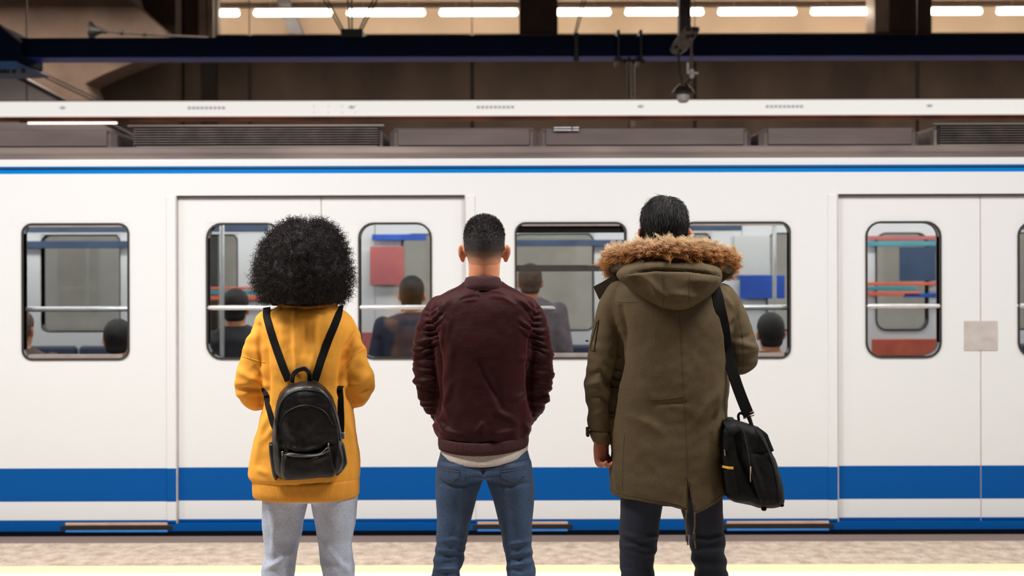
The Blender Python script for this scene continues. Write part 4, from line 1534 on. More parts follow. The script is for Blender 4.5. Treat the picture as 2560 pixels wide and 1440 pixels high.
for hx, kx, ax in ((1145, 1114, 1081), (1277, 1299, 1331)):
    a, k, an = Q(hx, 1190), Q(kx, 1430), Q(ax, 1690)
    an[2] = .09
    sh += [tube([a, k, (k + an) / 2 + (0, -.015, 0), an], [.056, .038, .036, .030], 18, 20), tube([an, an + (0, .13, -.05)], [.034, .024], 12)]
v2, f2, _ = body_mesh(m2, sh, M['skin2'])

# faded haircut: the hair's own colour thins from black to shaved skin at the nape
def fade_mat(name, o):
    m = mat(name, (22, 18, 17), .7, bump=.2, bump_scale=260)
    nt = m.node_tree
    b = nt.nodes['Principled BSDF']
    g = nt.nodes.new('ShaderNodeNewGeometry')
    s = nt.nodes.new('ShaderNodeSeparateXYZ')
    nt.links.new(g.outputs['Position'], s.inputs[0])
    n = nt.nodes.new('ShaderNodeTexNoise')
    n.inputs['Scale'].default_value = 90
    n.inputs['Detail'].default_value = 5
    ad = nt.nodes.new('ShaderNodeMath')
    ad.operation = 'MULTIPLY_ADD'
    ad.inputs[1].default_value = .03
    nt.links.new(n.outputs['Fac'], ad.inputs[0])
    nt.links.new(s.outputs['Z'], ad.inputs[2])
    mr = nt.nodes.new('ShaderNodeMapRange')
    mr.inputs['From Min'].default_value = o[2] - .048 + .015
    mr.inputs['From Max'].default_value = o[2] + .030 + .015
    nt.links.new(ad.outputs[0], mr.inputs['Value'])
    r = nt.nodes.new('ShaderNodeValToRGB')
    el = r.color_ramp.elements
    el[0].color = lin(206, 144, 110)
    el[1].color = lin(20, 17, 16)
    e = el.new(.35)
    e.color = lin(120, 86, 68)
    e = el.new(.65)
    e.color = lin(48, 38, 33)
    nt.links.new(mr.outputs[0], r.inputs['Fac'])
    nt.links.new(r.outputs['Color'], b.inputs['Base Color'])
    return m


hv, hf, hn, hd = hair_shell(v2, f2, o2, (.0025, .008), [(-.12, -.062), (-.06, -.058), (-.035, -.045), (-.02, .020), (.03, .022), (.05, .04), (.075, .075), (.1, .09)], 1.0, .03)
hair2 = obj('hair', (hv, hf), fade_mat('fade_hair', o2), m2, smooth=True)
zrel = hv[:, 2] - o2[2]
wgt = smooth01((zrel + .01) / .09)
ids = rng.choice(len(hv), 6500, p=wgt / wgt.sum())
root = hv[ids] + rng.normal(size=(6500, 3)) * .0012
dirs = hn[ids] + rng.normal(size=(6500, 3)) * .45 + np.array([0, .2, .35])
dirs /= np.linalg.norm(dirs, axis=1)[:, None]
ln = (.003 + .009 * smooth01((zrel[ids] - .03) / .09)) * rng.uniform(.6, 1.2, 6500)
t = np.linspace(0, 1, 4)
paths = root[:, None] + dirs[:, None] * (ln[:, None] * t)[..., None]
sv, sf = strands(paths, .0007, .0003)
cc = np.array(lin(30, 25, 24)[:3]) * rng.uniform(.5, 1.6, (6500, 1))
obj('cropped_strands', (sv, sf), M['hair_strand'], hair2, smooth=True, colors=np.repeat(cc, 12, 0), kind='stuff')

# bomber jacket
jk = [trings([(702, 1160, 1256, -.055, .06), (714, 1146, 1272, -.078, .07), (732, 1112, 1304, -.10, .085), (756, 1080, 1338, -.12, .095), (800, 1070, 1347, -.135, .11), (860, 1080, 1338, -.142, .12), (930, 1090, 1328, -.138, .122),
              (1000, 1090, 1326, -.13, .125), (1045, 1083, 1330, -.128, .13), (1072, 1085, 1328, -.128, .13), (1092, 1096, 1320, -.118, .12)]),
      sleeve(SL2),
      sleeve(SR2)]
v, f = fuse(jk, .0038, 6)
xc2 = Q(1208, 0)[0]
slv2 = lambda v: smooth01((np.abs(v[:, 0] - xc2) - .165) / .025) * smooth01((Q(0, 780)[2] - v[:, 2]) / .06)
low2 = lambda v: smooth01((Q(0, 1020)[2] - v[:, 2]) / .06)
folds = [([(1078, 800), (1092, 860), (1098, 930), (1098, 1000), (1090, 1040)], 6, -.012), ([(1340, 790), (1330, 850), (1322, 920), (1322, 1000), (1330, 1035)], 6, -.012),
         ([(1085, 780), (1110, 765), (1122, 752)], 7, .004), ([(1065, 805), (1090, 790), (1108, 775)], 5, .005), ([(1062, 822), (1085, 805)], 5, .005), ([(1110, 760), (1125, 800), (1118, 850)], 7, .004), ([(1100, 770), (1112, 800)], 5, -.004),
         ([(1290, 745), (1320, 770), (1336, 790)], 7, .005), ([(1300, 760), (1332, 792)], 5, -.004), ([(1300, 800), (1340, 835)], 6, .004), ([(1310, 822), (1340, 838)], 4, .004), ([(1195, 705), (1195, 735)], 3, .003),
         ([(1150, 740), (1180, 728), (1196, 724)], 5, .003), ([(1215, 724), (1250, 730), (1275, 745)], 5, .003), ([(1130, 850), (1120, 920), (1100, 970)], 12, .004), ([(1200, 910), (1230, 980), (1262, 1040)], 14, -.006), ([(1215, 960), (1245, 1030), (1290, 1055)], 9, .006),
         ([(1300, 900), (1330, 890)], 6, .004), ([(1285, 1000), (1320, 980)], 8, .005), ([(1125, 960), (1110, 1010), (1120, 1040)], 8, .005), ([(1090, 1040), (1110, 1075), (1150, 1085)], 7, .004), ([(1190, 1080), (1205, 1060), (1215, 1085)], 6, .004),
         ([(1100, 1050), (1140, 1080)], 6, -.004), ([(1240, 1085), (1290, 1075)], 6, .004), ([(1310, 1060), (1322, 1080)], 5, .005)]
# gathers along the armholes
for k in range(15):
    t = k / 14
    x, y = 1079 - 14 * t + 6 * math.sin(3 * t), 778 + 108 * t
    folds.append(([(x - 17 + 4 * (k % 3), y - 3 + 8 * t), (x, y), (x + 15 - 3 * (k % 2), y - 10 + 4 * t)], 3.0, .0032 * (1 if k % 2 else -1)))
    x, y = 1338 + 16 * t - 5 * math.sin(3 * t), 772 + 108 * t
    folds.append(([(x - 16 + 4 * (k % 2), y - 12 + 5 * t), (x, y), (x + 17 - 3 * (k % 3), y - 2 + 10 * t)], 3.0, .0032 * (1 if k % 2 else -1)))
folds += [([(1085, 812), (1103, 800), (1112, 786)], 4, .004), ([(1090, 826), (1104, 815)], 3.5, .003), ([(1112, 790), (1106, 840), (1096, 880)], 7, .004), ([(1300, 820), (1322, 838), (1338, 848)], 4, .004), ([(1306, 806), (1334, 826)], 3.5, .0035), ([(1150, 745), (1185, 735), (1200, 738)], 4, .003), ([(1160, 752), (1190, 748)], 3.5, .0025), ([(1225, 740), (1255, 744), (1285, 760)], 5, .003)]
v = wrinkle(v, f, folds, [(.0028, (8, 8, 10), None), (.0058, (8, 8, 42), slv2), (.0030, (16, 16, 84), slv2), (.0025, (26, 20, 14), low2), (.0009, (30, 30, 30), None)])
jack = obj('bomber_jacket', (v, f), M['bomber'], m2, smooth=True)
bv2 = bvh_of(v, f)
hem = []
for py, l, r, g in ((1086, 1096, 1320, .0), (1092, 1094, 1321, .002), (1106, 1094, 1321, .003), (1116, 1096, 1319, .001), (1118, 1099, 1316, -.006)):
    a, b = Q(l, py), Q(r, py)
    ring_ = np.array(sring(a[0], b[0], YC - .122 - g, YC + .124 + g, a[2], 2.3, 110))
    t = (ring_[:, 0] - a[0]) / (b[0] - a[0])
    ring_[:, 2] += -.014 * np.sin(np.pi * np.clip(t, 0, 1)) * smooth01((YC + .05 - ring_[:, 1]) / .1) + .010 * (t - .5)
    hem.append(ring_)
obj('hem_band', rings_mesh(hem), M['bomber_rib'], jack, smooth=True)
cl = []
for py, l, r, yb, yf in ((724, 1154, 1262, -.098, .05), (709, 1158, 1257, -.097, .045), (696, 1162, 1253, -.092, .04), (689, 1165, 1250, -.088, .035), (690, 1170, 1245, -.082, .03)):
    a, b = Q(l, py), Q(r, py)
    ring_ = np.array(sring(a[0], b[0], YC + yb, YC + yf, a[2], 2.0, 72))
    ring_[:, 2] -= .03 * smooth01((ring_[:, 1] - YC + .04) / .09) + .007 * np.abs((ring_[:, 0] - (a[0] + b[0]) / 2) / ((b[0] - a[0]) / 2)) ** 4
    cl.append(ring_)
obj('collar', rings_mesh(cl), M['bomber_rib'], jack, smooth=True)
seam('centre_seam', bv2, [(1196, 724), (1196, 732), (1197, 742)], .0009, M['bomber'], jack, .0002, 12)
# t-shirt tail
ts = []
for k, (py, l, r, yb) in enumerate(((1060, 1110, 1310, -.10), (1105, 1102, 1319, -.112), (1128, 1101, 1319, -.118), (1135, 1102, 1318, -.119), (1138, 1104, 1316, -.117))):
    a, b = Q(l, py), Q(r, py)
    ring_ = np.array(sring(a[0], b[0], YC + yb, YC + .11, a[2], 2.3, 110))
    t = np.clip((ring_[:, 0] - a[0]) / (b[0] - a[0]), 0, 1)
    ring_[:, 2] += (-.036 * np.sin(np.pi * t) ** .6 + .012 * (t - .5) + .012) * (min(1, k / 2))
    ts.append(ring_)
obj('t_shirt', rings_mesh(ts), M['tee'], m2, smooth=True)
# blue jeans
jl = leg_rings([(1150, 1094, 1212, -.112, .085), (1185, 1089, 1209, -.115, .09), (1215, 1088, 1200, -.108, .095), (1250, 1088, 1190, -.098, .095), (1300, 1090, 1177, -.088, .09), (1350, 1089, 1165, -.075, .08), (1400, 1083, 1155, -.07, .075), (1440, 1076, 1147, -.078, .068), (1520, 1064, 1138, -.085, .06), (1620, 1050, 1118, -.07, .055), (1708, 1048, 1112, -.055, .055)])
jr = leg_rings([(1150, 1208, 1328, -.112, .085), (1185, 1212, 1332, -.115, .09), (1215, 1220, 1334, -.108, .095), (1260, 1234, 1333, -.098, .095), (1330, 1250, 1329, -.082, .085), (1370, 1257, 1330, -.073, .08), (1400, 1262, 1333, -.07, .075), (1440, 1266, 1338, -.078, .068), (1520, 1276, 1348, -.085, .06), (1620, 1293, 1360, -.07, .055), (1708, 1300, 1364, -.055, .055)])
jp = trings([(1070, 1112, 1308, -.095, .09), (1120, 1102, 1318, -.108, .10), (1160, 1094, 1328, -.116, .10), (1180, 1094, 1328, -.116, .10), (1190, 1150, 1270, -.09, .08)], 2.4, 60)
v, f = fuse([jl, jr, jp], .0054, 4)
knee2 = lambda v: smooth01((Q(0, 1330)[2] - v[:, 2]) / .06)
v = wrinkle(v, f, [([(1100, 1208), (1150, 1216), (1195, 1205)], 6, -.004), ([(1225, 1205), (1270, 1216), (1325, 1206)], 6, -.004), ([(1205, 1135), (1207, 1188)], 4, -.006), ([(1100, 1352), (1160, 1345)], 5, .004), ([(1088, 1375), (1150, 1380)], 5, .005), ([(1085, 1400), (1150, 1395)], 5, .005), ([(1080, 1425), (1145, 1420)], 5, .005),
                   ([(1258, 1362), (1328, 1352)], 5, .004), ([(1262, 1390), (1332, 1378)], 5, .005), ([(1264, 1415), (1334, 1402)], 5, .005)],
            [(.0018, (10, 10, 14), None), (.0045, (6, 6, 40), knee2)])
jn2 = obj('jeans', (v, f), M['jeans2'], m2, smooth=True)
bj2 = bvh_of(v, f)
for tl, tr, br, bl in ((((1095, 1166), (1146, 1172), (1146, 1192), (1096, 1190))), ((1252, 1172), (1314, 1164), (1312, 1188), (1252, 1192))):
    pk2 = patch('back_pocket', bj2, (tl, tr, br, bl), M['jeans2'], jn2, .0035, vee=14)
    for dy in (1.5, 8):
        seam('stitching', bj2, [(tl[0], tl[1] + dy), (tr[0], tr[1] + dy)], .0006, M['stitch'], pk2, .0042, 16)
    seam('stitching', bj2, [(bl[0] + 1, bl[1]), ((bl[0] + br[0]) / 2, (bl[1] + br[1]) / 2 + 13), (br[0] - 1, br[1])], .0006, M['stitch'], pk2, .0042, 20)
seam('seat_seam', bj2, [(1207, 1130), (1208, 1160), (1210, 1182)], .0012, M['stitch'], jn2, .001, 20)
seam('yoke_seam', bj2, [(1104, 1150), (1150, 1160), (1207, 1172), (1262, 1160), (1314, 1148)], .001, M['stitch_dark'], jn2, .0006, 40)
shoe(m2, Q(1080, 0)[0], tilt=-.15)
shoe(m2, Q(1331, 0)[0], tilt=.15)

# ================================================================== man in the olive parka
m3 = person('tall person with black hair in an olive parka with fur trimmed hood and dark jeans', 1670)
o3 = Q(1660, 588)
al = [Q(1540, 750), Q(1499, 965), Q(1503, 1095)]
ar = [None, None, Q(1790, 872, .24)]
torso3 = trings([(700, 1600, 1730, -.05, .06), (740, 1550, 1800, -.08, .08), (850, 1565, 1790, -.1, .1), (960, 1570, 1780, -.095, .1), (1080, 1565, 1780, -.09, .095), (1180, 1560, 1790, -.1, .09), (1240, 1570, 1780, -.08, .08)], 2.3, 40)
sh = head_shapes(o3, 1.03, .92) + [torso3, limb(o3 + (0, -.02, -.03), Q(1662, 715, -.02), .057, .062), arm_shapes(SL3)[0], arm_shapes(SR3)[0]]
sh += hand_shapes(al[2] + (-.004, -.004, .022), (.03, .03, -1), (.72, -.68, 0), (.68, .72, 0), (40, 52, 40), 1.04)
sh += hand_shapes(ar[2], (-.8, .2, .5), (0, -1, 0), (.2, 0, 1), (50, 70, 50), 1.0)
for hx, kx, ax in ((1605, 1590, 1585), (1750, 1776, 1785)):
    a, k, an = Q(hx, 1250), Q(kx, 1440), Q(ax, 1690)
    an[2] = .09
    sh += [tube([a, k, (k + an) / 2 + (0, -.015, 0), an], [.056, .042, .040, .032], 18, 20), tube([an, an + (0, .14, -.05)], [.034, .024], 12)]
v3, f3, _ = body_mesh(m3, sh, M['skin3'], .0046, 2)

hv, hf, hn, hd = hair_shell(v3, f3, o3, (.008, .017), [(-.13, -.085), (-.05, -.08), (-.035, -.06), (-.022, .0), (.0, .02), (.03, .022), (.05, .04), (.075, .075), (.1, .09)], 1.03, .035)
hair3 = obj('hair', (hv, hf), M['hair_black'], m3, smooth=True)
N3 = 8000
ids = rng.choice(len(hv), N3)
root = hv[ids] - hn[ids] * .003 + rng.normal(size=(N3, 3)) * .0012
n_ = hn[ids]
crown = np.array([o3[0] + .01, o3[1] - .03, o3[2] + .13])
flow = root - crown
flow = flow - n_ * np.sum(flow * n_, 1)[:, None]
flow /= np.linalg.norm(flow, axis=1)[:, None] + 1e-9
sw_ = noise3(root * 30)[:, None] * .35
flow = flow + np.cross(n_, flow) * sw_ + rng.normal(size=(N3, 3)) * .12
lift = .30 + .35 * smooth01((root[:, 2] - o3[2] - .06) / .06)
ln = rng.uniform(.016, .032, N3)
t = np.linspace(0, 1, 6)
paths = root[:, None] + flow[:, None] * (ln[:, None] * t)[..., None] + n_[:, None] * ((lift * ln)[:, None] * (t - .75 * t ** 2))[..., None]
sv, sf = strands(paths, .0009, .0003)
cc = np.array(lin(20, 16, 17)[:3]) * rng.uniform(.4, 1.6, (N3, 1))
obj('combed_strands', (sv, sf), M['hair_strand'], hair3, smooth=True, colors=np.repeat(cc, 18, 0), kind='stuff')

# parka
pa = [trings([(688, 1600, 1736, -.06, .07), (700, 1565, 1785, -.09, .09), (718, 1538, 1818, -.108, .10), (745, 1528, 1832, -.122, .11), (790, 1535, 1830, -.138, .12), (850, 1546, 1824, -.142, .125), (930, 1540, 1820, -.142, .13),
              (1000, 1531, 1818, -.138, .13), (1060, 1528, 1812, -.135, .13), (1130, 1526, 1806, -.138, .13), (1180, 1521, 1810, -.14, .13), (1225, 1521, 1813, -.14, .13), (1310, 1524, 1813, -.138, .128)], 2.35, 90),
      sleeve(SL3),
      sleeve(SR3)]
v, f = fuse(pa, .0050, 4)
xc3 = Q(1670, 0)[0]
slv3 = lambda v: smooth01((np.abs(v[:, 0] - xc3) - .20) / .03) * smooth01((Q(0, 800)[2] - v[:, 2]) / .1)
folds = [([(1552, 770), (1560, 830), (1552, 900), (1538, 960), (1530, 1040)], 7, -.014), ([(1535, 760), (1545, 800), (1552, 830)], 8, .005), ([(1808, 800), (1818, 840), (1822, 900)], 6, -.010), ([(1820, 830), (1840, 800), (1850, 760)], 7, -.006), ([(1812, 740), (1830, 770)], 7, .005),
         ([(1470, 940), (1500, 930), (1530, 960)], 8, -.007), ([(1460, 965), (1500, 955), (1525, 985)], 7, .006), ([(1465, 1000), (1500, 990), (1525, 1010)], 8, -.005), ([(1470, 1040), (1510, 1030)], 8, .004), ([(1480, 860), (1530, 900)], 9, .004),
         ([(1812, 960), (1770, 1010), (1740, 1060)], 12, .005), ([(1815, 1000), (1780, 1060), (1768, 1100)], 9, -.004), ([(1810, 1040), (1785, 1080), (1790, 1130)], 10, .006), ([(1800, 990), (1790, 1040)], 7, .005), ([(1570, 1040), (1620, 1060), (1650, 1080)], 12, .004), ([(1600, 950), (1625, 1000)], 14, .003),
         ([(1530, 1150), (1540, 1200), (1545, 1230)], 6, .004), ([(1890, 870), (1850, 860)], 8, .004), ([(1875, 840), (1845, 850)], 7, -.004), ([(1640, 1010), (1716, 1008)], 5, -.002)]
v = wrinkle(v, f, folds, [(.0030, (6, 6, 8), None), (.0040, (9, 9, 24), slv3), (.0010, (26, 26, 26), None)])
hem_x = [1500, 1521, 1535, 1560, 1590, 1620, 1665, 1700, 1716, 1735, 1760, 1790, 1812, 1830]
hem_y = [1222, 1226, 1241, 1248, 1252, 1258, 1264, 1274, 1283, 1287, 1276, 1259, 1240, 1236]
uv = to_px(v)
lim = np.interp(uv[:, 0], hem_x, hem_y)
body_part = (np.abs(v[:, 1] - YC) < .2)
over = uv[:, 1] - lim


def slit_x(py):
    t = np.clip((py - 1199) / 86, 0, 1)
    return 1716.5 - 3.5 * smooth01(t * 2), 1717.5 + 17 * t


sl, sr = slit_x(uv[:, 1])
inslit = (uv[:, 0] > sl) & (uv[:, 0] < sr) & (uv[:, 1] > 1199) & (v[:, 1] < YC)
keep = (over < 2.2) & ~inslit
v, f, _ = sub_faces(v, f, keep)
# clean cut edges: move rim vertices onto the hem line and the slit lines
e = np.sort(np.vstack([f[:, [0, 1]], f[:, [1, 2]], f[:, [2, 3]], f[:, [3, 0]]]), 1)
ue, cnt = np.unique(e, axis=0, return_counts=True)
rim = np.unique(ue[cnt == 1])
uv = to_px(v)
for i in rim:
    px, py = uv[i]
    hemy = np.interp(px, hem_x, hem_y)
    a, b = slit_x(py)
    if v[i, 1] < YC and abs(px - 1722) < 24 and py > 1196 and min(abs(px - a), abs(px - b)) < 7 and hemy - py > 4:
        px = a if abs(px - a) < abs(px - b) else b
    else:
        py = hemy
    v[i] = P(px, py, v[i, 1])
parka = obj('parka', (v, f), M['parka'], m3, smooth=True)
so = parka.modifiers.new('thickness', 'SOLIDIFY')
so.thickness = .004
so.offset = -1
bv3 = bvh_of(v, f)
hx_ = np.linspace(1526, 1713, 60)
seam('hem_seam', bv3, np.c_[hx_, np.interp(hx_, hem_x, hem_y) - 9], .0012, M['parka_dark'], parka, .0, 60)
hx_ = np.linspace(1737, 1808, 30)
seam('hem_seam', bv3, np.c_[hx_, np.interp(hx_, hem_x, hem_y) - 9], .0012, M['parka_dark'], parka, .0, 30)
seam('centre_seam', bv3, [(1698, 778), (1702, 860), (1708, 980), (1714, 1090), (1717, 1196)], .0009, M['parka_dark'], parka, .0, 60)
seam('waist_seam', bv3, [(1620, 1000), (1660, 999), (1709, 993)], .001, M['parka_dark'], parka, .0, 30)
seam('side_seam', bv3, [(1560, 1090), (1556, 1150), (1555, 1230)], .001, M['parka_dark'], parka, .0, 30)
seam('yoke_seam', bv3, [(1540, 756), (1565, 757), (1592, 757)], .001, M['parka_dark'], parka, .0, 24)
seam('sleeve_seam', bv3, [(1848, 800), (1856, 850), (1858, 900), (1855, 930)], .001, M['parka_dark'], parka, .0, 30)
# sleeve pocket with its zip, cuff and cuff tab, collar flap
sp = patch('sleeve_pocket', bv3, ((1488, 800), (1497, 800), (1486, 876), (1474, 874)), M['parka'], parka, .005, 6, 14)
seam('pocket_zip', bv3, [(1494, 806), (1486, 840), (1478, 872)], .0022, M['parka_dark'], sp, .006, 20)
c = Q(1469, 853, -.02)
obj('zip_pull', tube([c, c + (-.006, 0, .001)], .003, 8), M['parka_dark'], sp, smooth=True)
cu = []
for py, l, r in ((1078, 1471, 1529), (1092, 1475, 1528), (1104, 1481, 1526), (1107, 1483, 1524), (1106, 1487, 1520)):
    a, b = Q(l, py), Q(r, py)
    cu.append(sring(a[0], b[0], YC - .044, YC + .044, a[2], 2.1, 40))
obj('cuff', rings_mesh(cu), M['parka'], parka, smooth=True)
c = Q(1468, 1080, -.005)
obj('cuff_tab', box(c[0] - .006, c[0] + .006, c[1] - .018, c[1] + .018, c[2] - .017, c[2] + .017, .003), M['parka_dark'], parka)
fl_ = [(1483, 717), (1505, 706), (1528, 692), (1545, 700), (1530, 716), (1498, 750)]
po_ = [(Q(a, b, .03)[0], Q(a, b, .03)[2]) for a, b in fl_]
obj('collar_flap', prism(po_, YC + .024, YC + .038), M['parka_dark'], parka)
# drawstring ends hanging from the hem
for pts in ([(1714, 1278), (1713, 1310), (1716, 1345), (1718, 1362)], [(1735, 1284), (1735, 1315), (1733, 1340), (1737, 1372)]):
    ds_ = obj('drawstring', tube([Q(a, b, -.142) for a, b in pts], .0030, 8, 24), M['parka'], parka, smooth=True)
    q = Q(*pts[2], -.142)
    obj('cord_stop', tube([q + (0, 0, .008), q + (0, 0, -.010)], .0055, 10), M['parka_dark'], ds_, smooth=True)
# hood lying on the back
hd_out = [(1541, 690), (1556, 668), (1590, 656), (1640, 650), (1700, 650), (1755, 655), (1795, 668), (1806, 686), (1801, 710), (1782, 734), (1748, 759), (1716, 774), (1670, 775), (1634, 761), (1598, 740), (1566, 715)]
v, f = fuse([inflate(hd_out, [(-.02, .90), (-.06, .97), (-.10, 1.0), (-.14, .985), (-.168, .93), (-.186, .80), (-.195, .55), (-.198, .25), (-.198, .03)], 120)], .0050, 4)
v = wrinkle(v, f, [([(1600, 690), (1640, 720), (1660, 745)], 10, .004), ([(1625, 700), (1640, 740)], 6, .003), ([(1680, 735), (1740, 745)], 10, .004), ([(1560, 690), (1600, 685)], 7, .004), ([(1565, 686), (1640, 676), (1720, 678), (1800, 690)], 4, -.006), ([(1720, 700), (1790, 705)], 9, .003)], [(.0026, (8, 8, 10), None), (.001, (24, 24, 24), None)])
hood = obj('hood', (v, f), M['parka'], m3, smooth=True)
bvh_h = bvh_of(v, f)
for pts in ([(1657, 688), (1660, 720), (1657, 766)], [(1724, 690), (1723, 730), (1724, 766)], [(1562, 686), (1640, 675), (1720, 677), (1800, 690)]):
    seam('hood_seam', bvh_h, pts, .0013, M['parka_dark'], hood, .0, 50)
# brim the fur is buttoned to
rim_pts = np.array([Q(1560, 700, .10), Q(1530, 672, .03), Q(1548, 662, -.06), Q(1600, 650, -.125), Q(1680, 644, -.150), Q(1755, 650, -.125), Q(1806, 664, -.06), Q(1822, 676, .03), Q(1785, 702, .10)])
obj('hood_brim', ribbon(rim_pts, .046, .016, np.array([0, -1, .15]), 60), M['parka'], hood, smooth=True, auto=50)
for i, (a, b) in enumerate(((1606, 654), (1545, 672), (1804, 674), (1740, 666))):
    q = Q(a, b, -.168 if 1560 < a < 1790 else -.085)
    obj('snap_button', lathe(q, [(.0045, -.002), (.005, 0), (.0045, .003), (.001, .003)], 12, 'Y'), M['snap'], hood)
# fur
fur_line = spline(np.array([Q(1548, 690, .10), Q(1530, 655, .04), Q(1542, 646, -.05), Q(1600, 634, -.12), Q(1680, 628, -.148), Q(1755, 634, -.12), Q(1812, 648, -.05), Q(1824, 658, .04), Q(1800, 692, .10)]), 160)
fb = tube(fur_line, .021, 14)
NT, PER_T = 520, 20
NF = NT * PER_T
tan, _, _ = frames(fur_line)
cen = np.array([Q(1675, 0)[0], YC + .02, 0])


def fur_frame(tt):
    i0 = np.clip(tt, 0, 158.99).astype(int)
    fr = (np.clip(tt, 0, 158.99) - i0)[:, None]
    base = fur_line[i0] * (1 - fr) + fur_line[i0 + 1] * fr
    tg = tan[i0]
    out_ = base - cen
    out_[:, 2] = 0
    out_ = out_ - tg * np.sum(out_ * tg, 1)[:, None]
    out_ /= np.linalg.norm(out_, axis=1)[:, None]
    up = np.array([0, 0, 1.0]) - tg * tg[:, 2:3]
    up /= np.linalg.norm(up, axis=1)[:, None]
    return base, tg, out_, up


t_t = rng.uniform(1, 158, NT)
t_an = rng.normal(.85, .88, NT)
b_, tg_f, o_f, u_f = fur_frame(t_t)
t_dir = np.cos(t_an)[:, None] * o_f + np.sin(t_an)[:, None] * u_f + tg_f * rng.normal(0, .38, (NT, 1)) + rng.normal(size=(NT, 3)) * .10
t_dir /= np.linalg.norm(t_dir, axis=1)[:, None]
t_len = rng.uniform(.024, .040, NT) * np.where(rng.random(NT) < .14, 1.4, 1.0)
t_tip = b_ + (np.cos(t_an)[:, None] * o_f + np.sin(t_an)[:, None] * u_f) * .016 + t_dir * t_len[:, None]
own = np.repeat(np.arange(NT), PER_T)
tt = t_t[own] + rng.normal(0, 2.6, NF)
an = t_an[own] + rng.normal(0, .30, NF)
base, tg, out_, up = fur_frame(tt)
rd = np.cos(an)[:, None] * out_ + np.sin(an)[:, None] * up
root = base + rd * .019
tip_p = t_tip[own] + rng.normal(size=(NF, 3)) * .0045 * rng.uniform(.2, 1.8, (NF, 1))
t = np.linspace(0, 1, 6)
mid = root + rd * (t_len[own] * .55)[:, None]
paths = (root[:, None] * ((1 - t) ** 2)[None, :, None] + mid[:, None] * (2 * t * (1 - t))[None, :, None] + tip_p[:, None] * (t ** 2)[None, :, None])
sv, sf = strands(paths, .0010, .00025)
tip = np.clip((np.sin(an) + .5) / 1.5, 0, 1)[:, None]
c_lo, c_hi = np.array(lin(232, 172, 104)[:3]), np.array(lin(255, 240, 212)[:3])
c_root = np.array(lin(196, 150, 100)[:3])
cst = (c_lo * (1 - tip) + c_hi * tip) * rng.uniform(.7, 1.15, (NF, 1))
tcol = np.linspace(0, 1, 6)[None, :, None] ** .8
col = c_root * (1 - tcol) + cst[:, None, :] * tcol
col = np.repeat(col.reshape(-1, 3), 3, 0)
fbv, fbf = np.array(fb[0]), [q for q in fb[1]]
fur = obj('fur_trim', fb, mat('fur_base', (158, 112, 66), .9, var=(126, 88, 52), scale=40), hood, smooth=True)
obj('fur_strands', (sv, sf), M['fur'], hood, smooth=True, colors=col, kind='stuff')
# dark jeans
jl = leg_rings([(1210, 1552, 1668, -.105, .09), (1260, 1549, 1655, -.10, .09), (1310, 1548, 1648, -.09, .09), (1350, 1546, 1640, -.08, .085), (1400, 1548, 1636, -.075, .08), (1440, 1549, 1633, -.08, .075), (1520, 1546, 1630, -.085, .065), (1620, 1548, 1622, -.07, .06), (1708, 1550, 1620, -.06, .06)])
jr = leg_rings([(1210, 1672, 1803, -.105, .09), (1260, 1696, 1803, -.10, .09), (1310, 1712, 1806, -.09, .09), (1350, 1722, 1809, -.08, .085), (1400, 1730, 1814, -.075, .08), (1440, 1736, 1818, -.08, .075), (1520, 1742, 1826, -.085, .065), (1620, 1750, 1824, -.07, .06), (1708, 1752, 1822, -.06, .06)])
jp = trings([(1130, 1560, 1790, -.10, .09), (1190, 1553, 1803, -.11, .10), (1230, 1553, 1803, -.105, .10), (1256, 1610, 1740, -.08, .07)], 2.3, 60)
v, f = fuse([jl, jr, jp], .0058, 4)
knee3 = lambda v: smooth01((Q(0, 1310)[2] - v[:, 2]) / .06)
v = wrinkle(v, f, [([(1548, 1335), (1600, 1345), (1640, 1340)], 5, .005), ([(1550, 1365), (1630, 1372)], 6, .005), ([(1725, 1345), (1770, 1350), (1808, 1340)], 5, .005), ([(1730, 1375), (1810, 1368)], 6, .005)], [(.002, (10, 10, 14), None), (.0048, (6, 6, 30), knee3)])
obj('jeans', (v, f), M['jeans3'], m3, smooth=True)
shoe(m3, Q(1585, 0)[0], tilt=-.08)
shoe(m3, Q(1787, 0)[0], tilt=.08)

# ------------------------------------------------------------------ black messenger bag
mb = thing('messenger_bag', 'black nylon messenger bag hanging at the hip of the olive parka', 'bag', tuple(Q(1880, 1275, .0)))
o_ = [(1812, 1052), (1830, 1050), (1862, 1058), (1890, 1070), (1908, 1090), (1922, 1120), (1938, 1155), (1950, 1195), (1958, 1240), (1956, 1262), (1934, 1270), (1905, 1272), (1870, 1262), (1835, 1254), (1812, 1236), (1806, 1190), (1803, 1130), (1804, 1080)]
v, f = fuse([inflate(o_, [(.17, .80), (.155, .92), (.12, .985), (.03, 1.0), (-.06, 1.0), (-.10, .975), (-.122, .92), (-.134, .80), (-.138, .5), (-.139, .2), (-.139, .03)], 120)], .0052, 4)
v = wrinkle(v, f, [([(1838, 1075), (1850, 1140), (1880, 1210), (1905, 1262)], 6, -.010), ([(1850, 1075), (1868, 1140), (1895, 1200)], 8, .006), ([(1812, 1075), (1830, 1100)], 8, .008), ([(1880, 1135), (1920, 1130)], 6, -.004), ([(1888, 1080), (1905, 1110), (1925, 1150)], 6, .005), ([(1880, 1170), (1910, 1250)], 7, .004)], [(.004, (9, 9, 10), None), (.0012, (30, 30, 30), None)])
mbm = obj('bag_body', (v, f), M['nylon'], mb, smooth=True)
bvm = bvh_of(v, f)
obj('top_flap', ribbon([Q(1816, 1046, -.02), Q(1826, 1062, -.135), Q(1838, 1085, -.150)], .05, .008, (0, -.6, .8), 14), M['nylon'], mb, smooth=True)
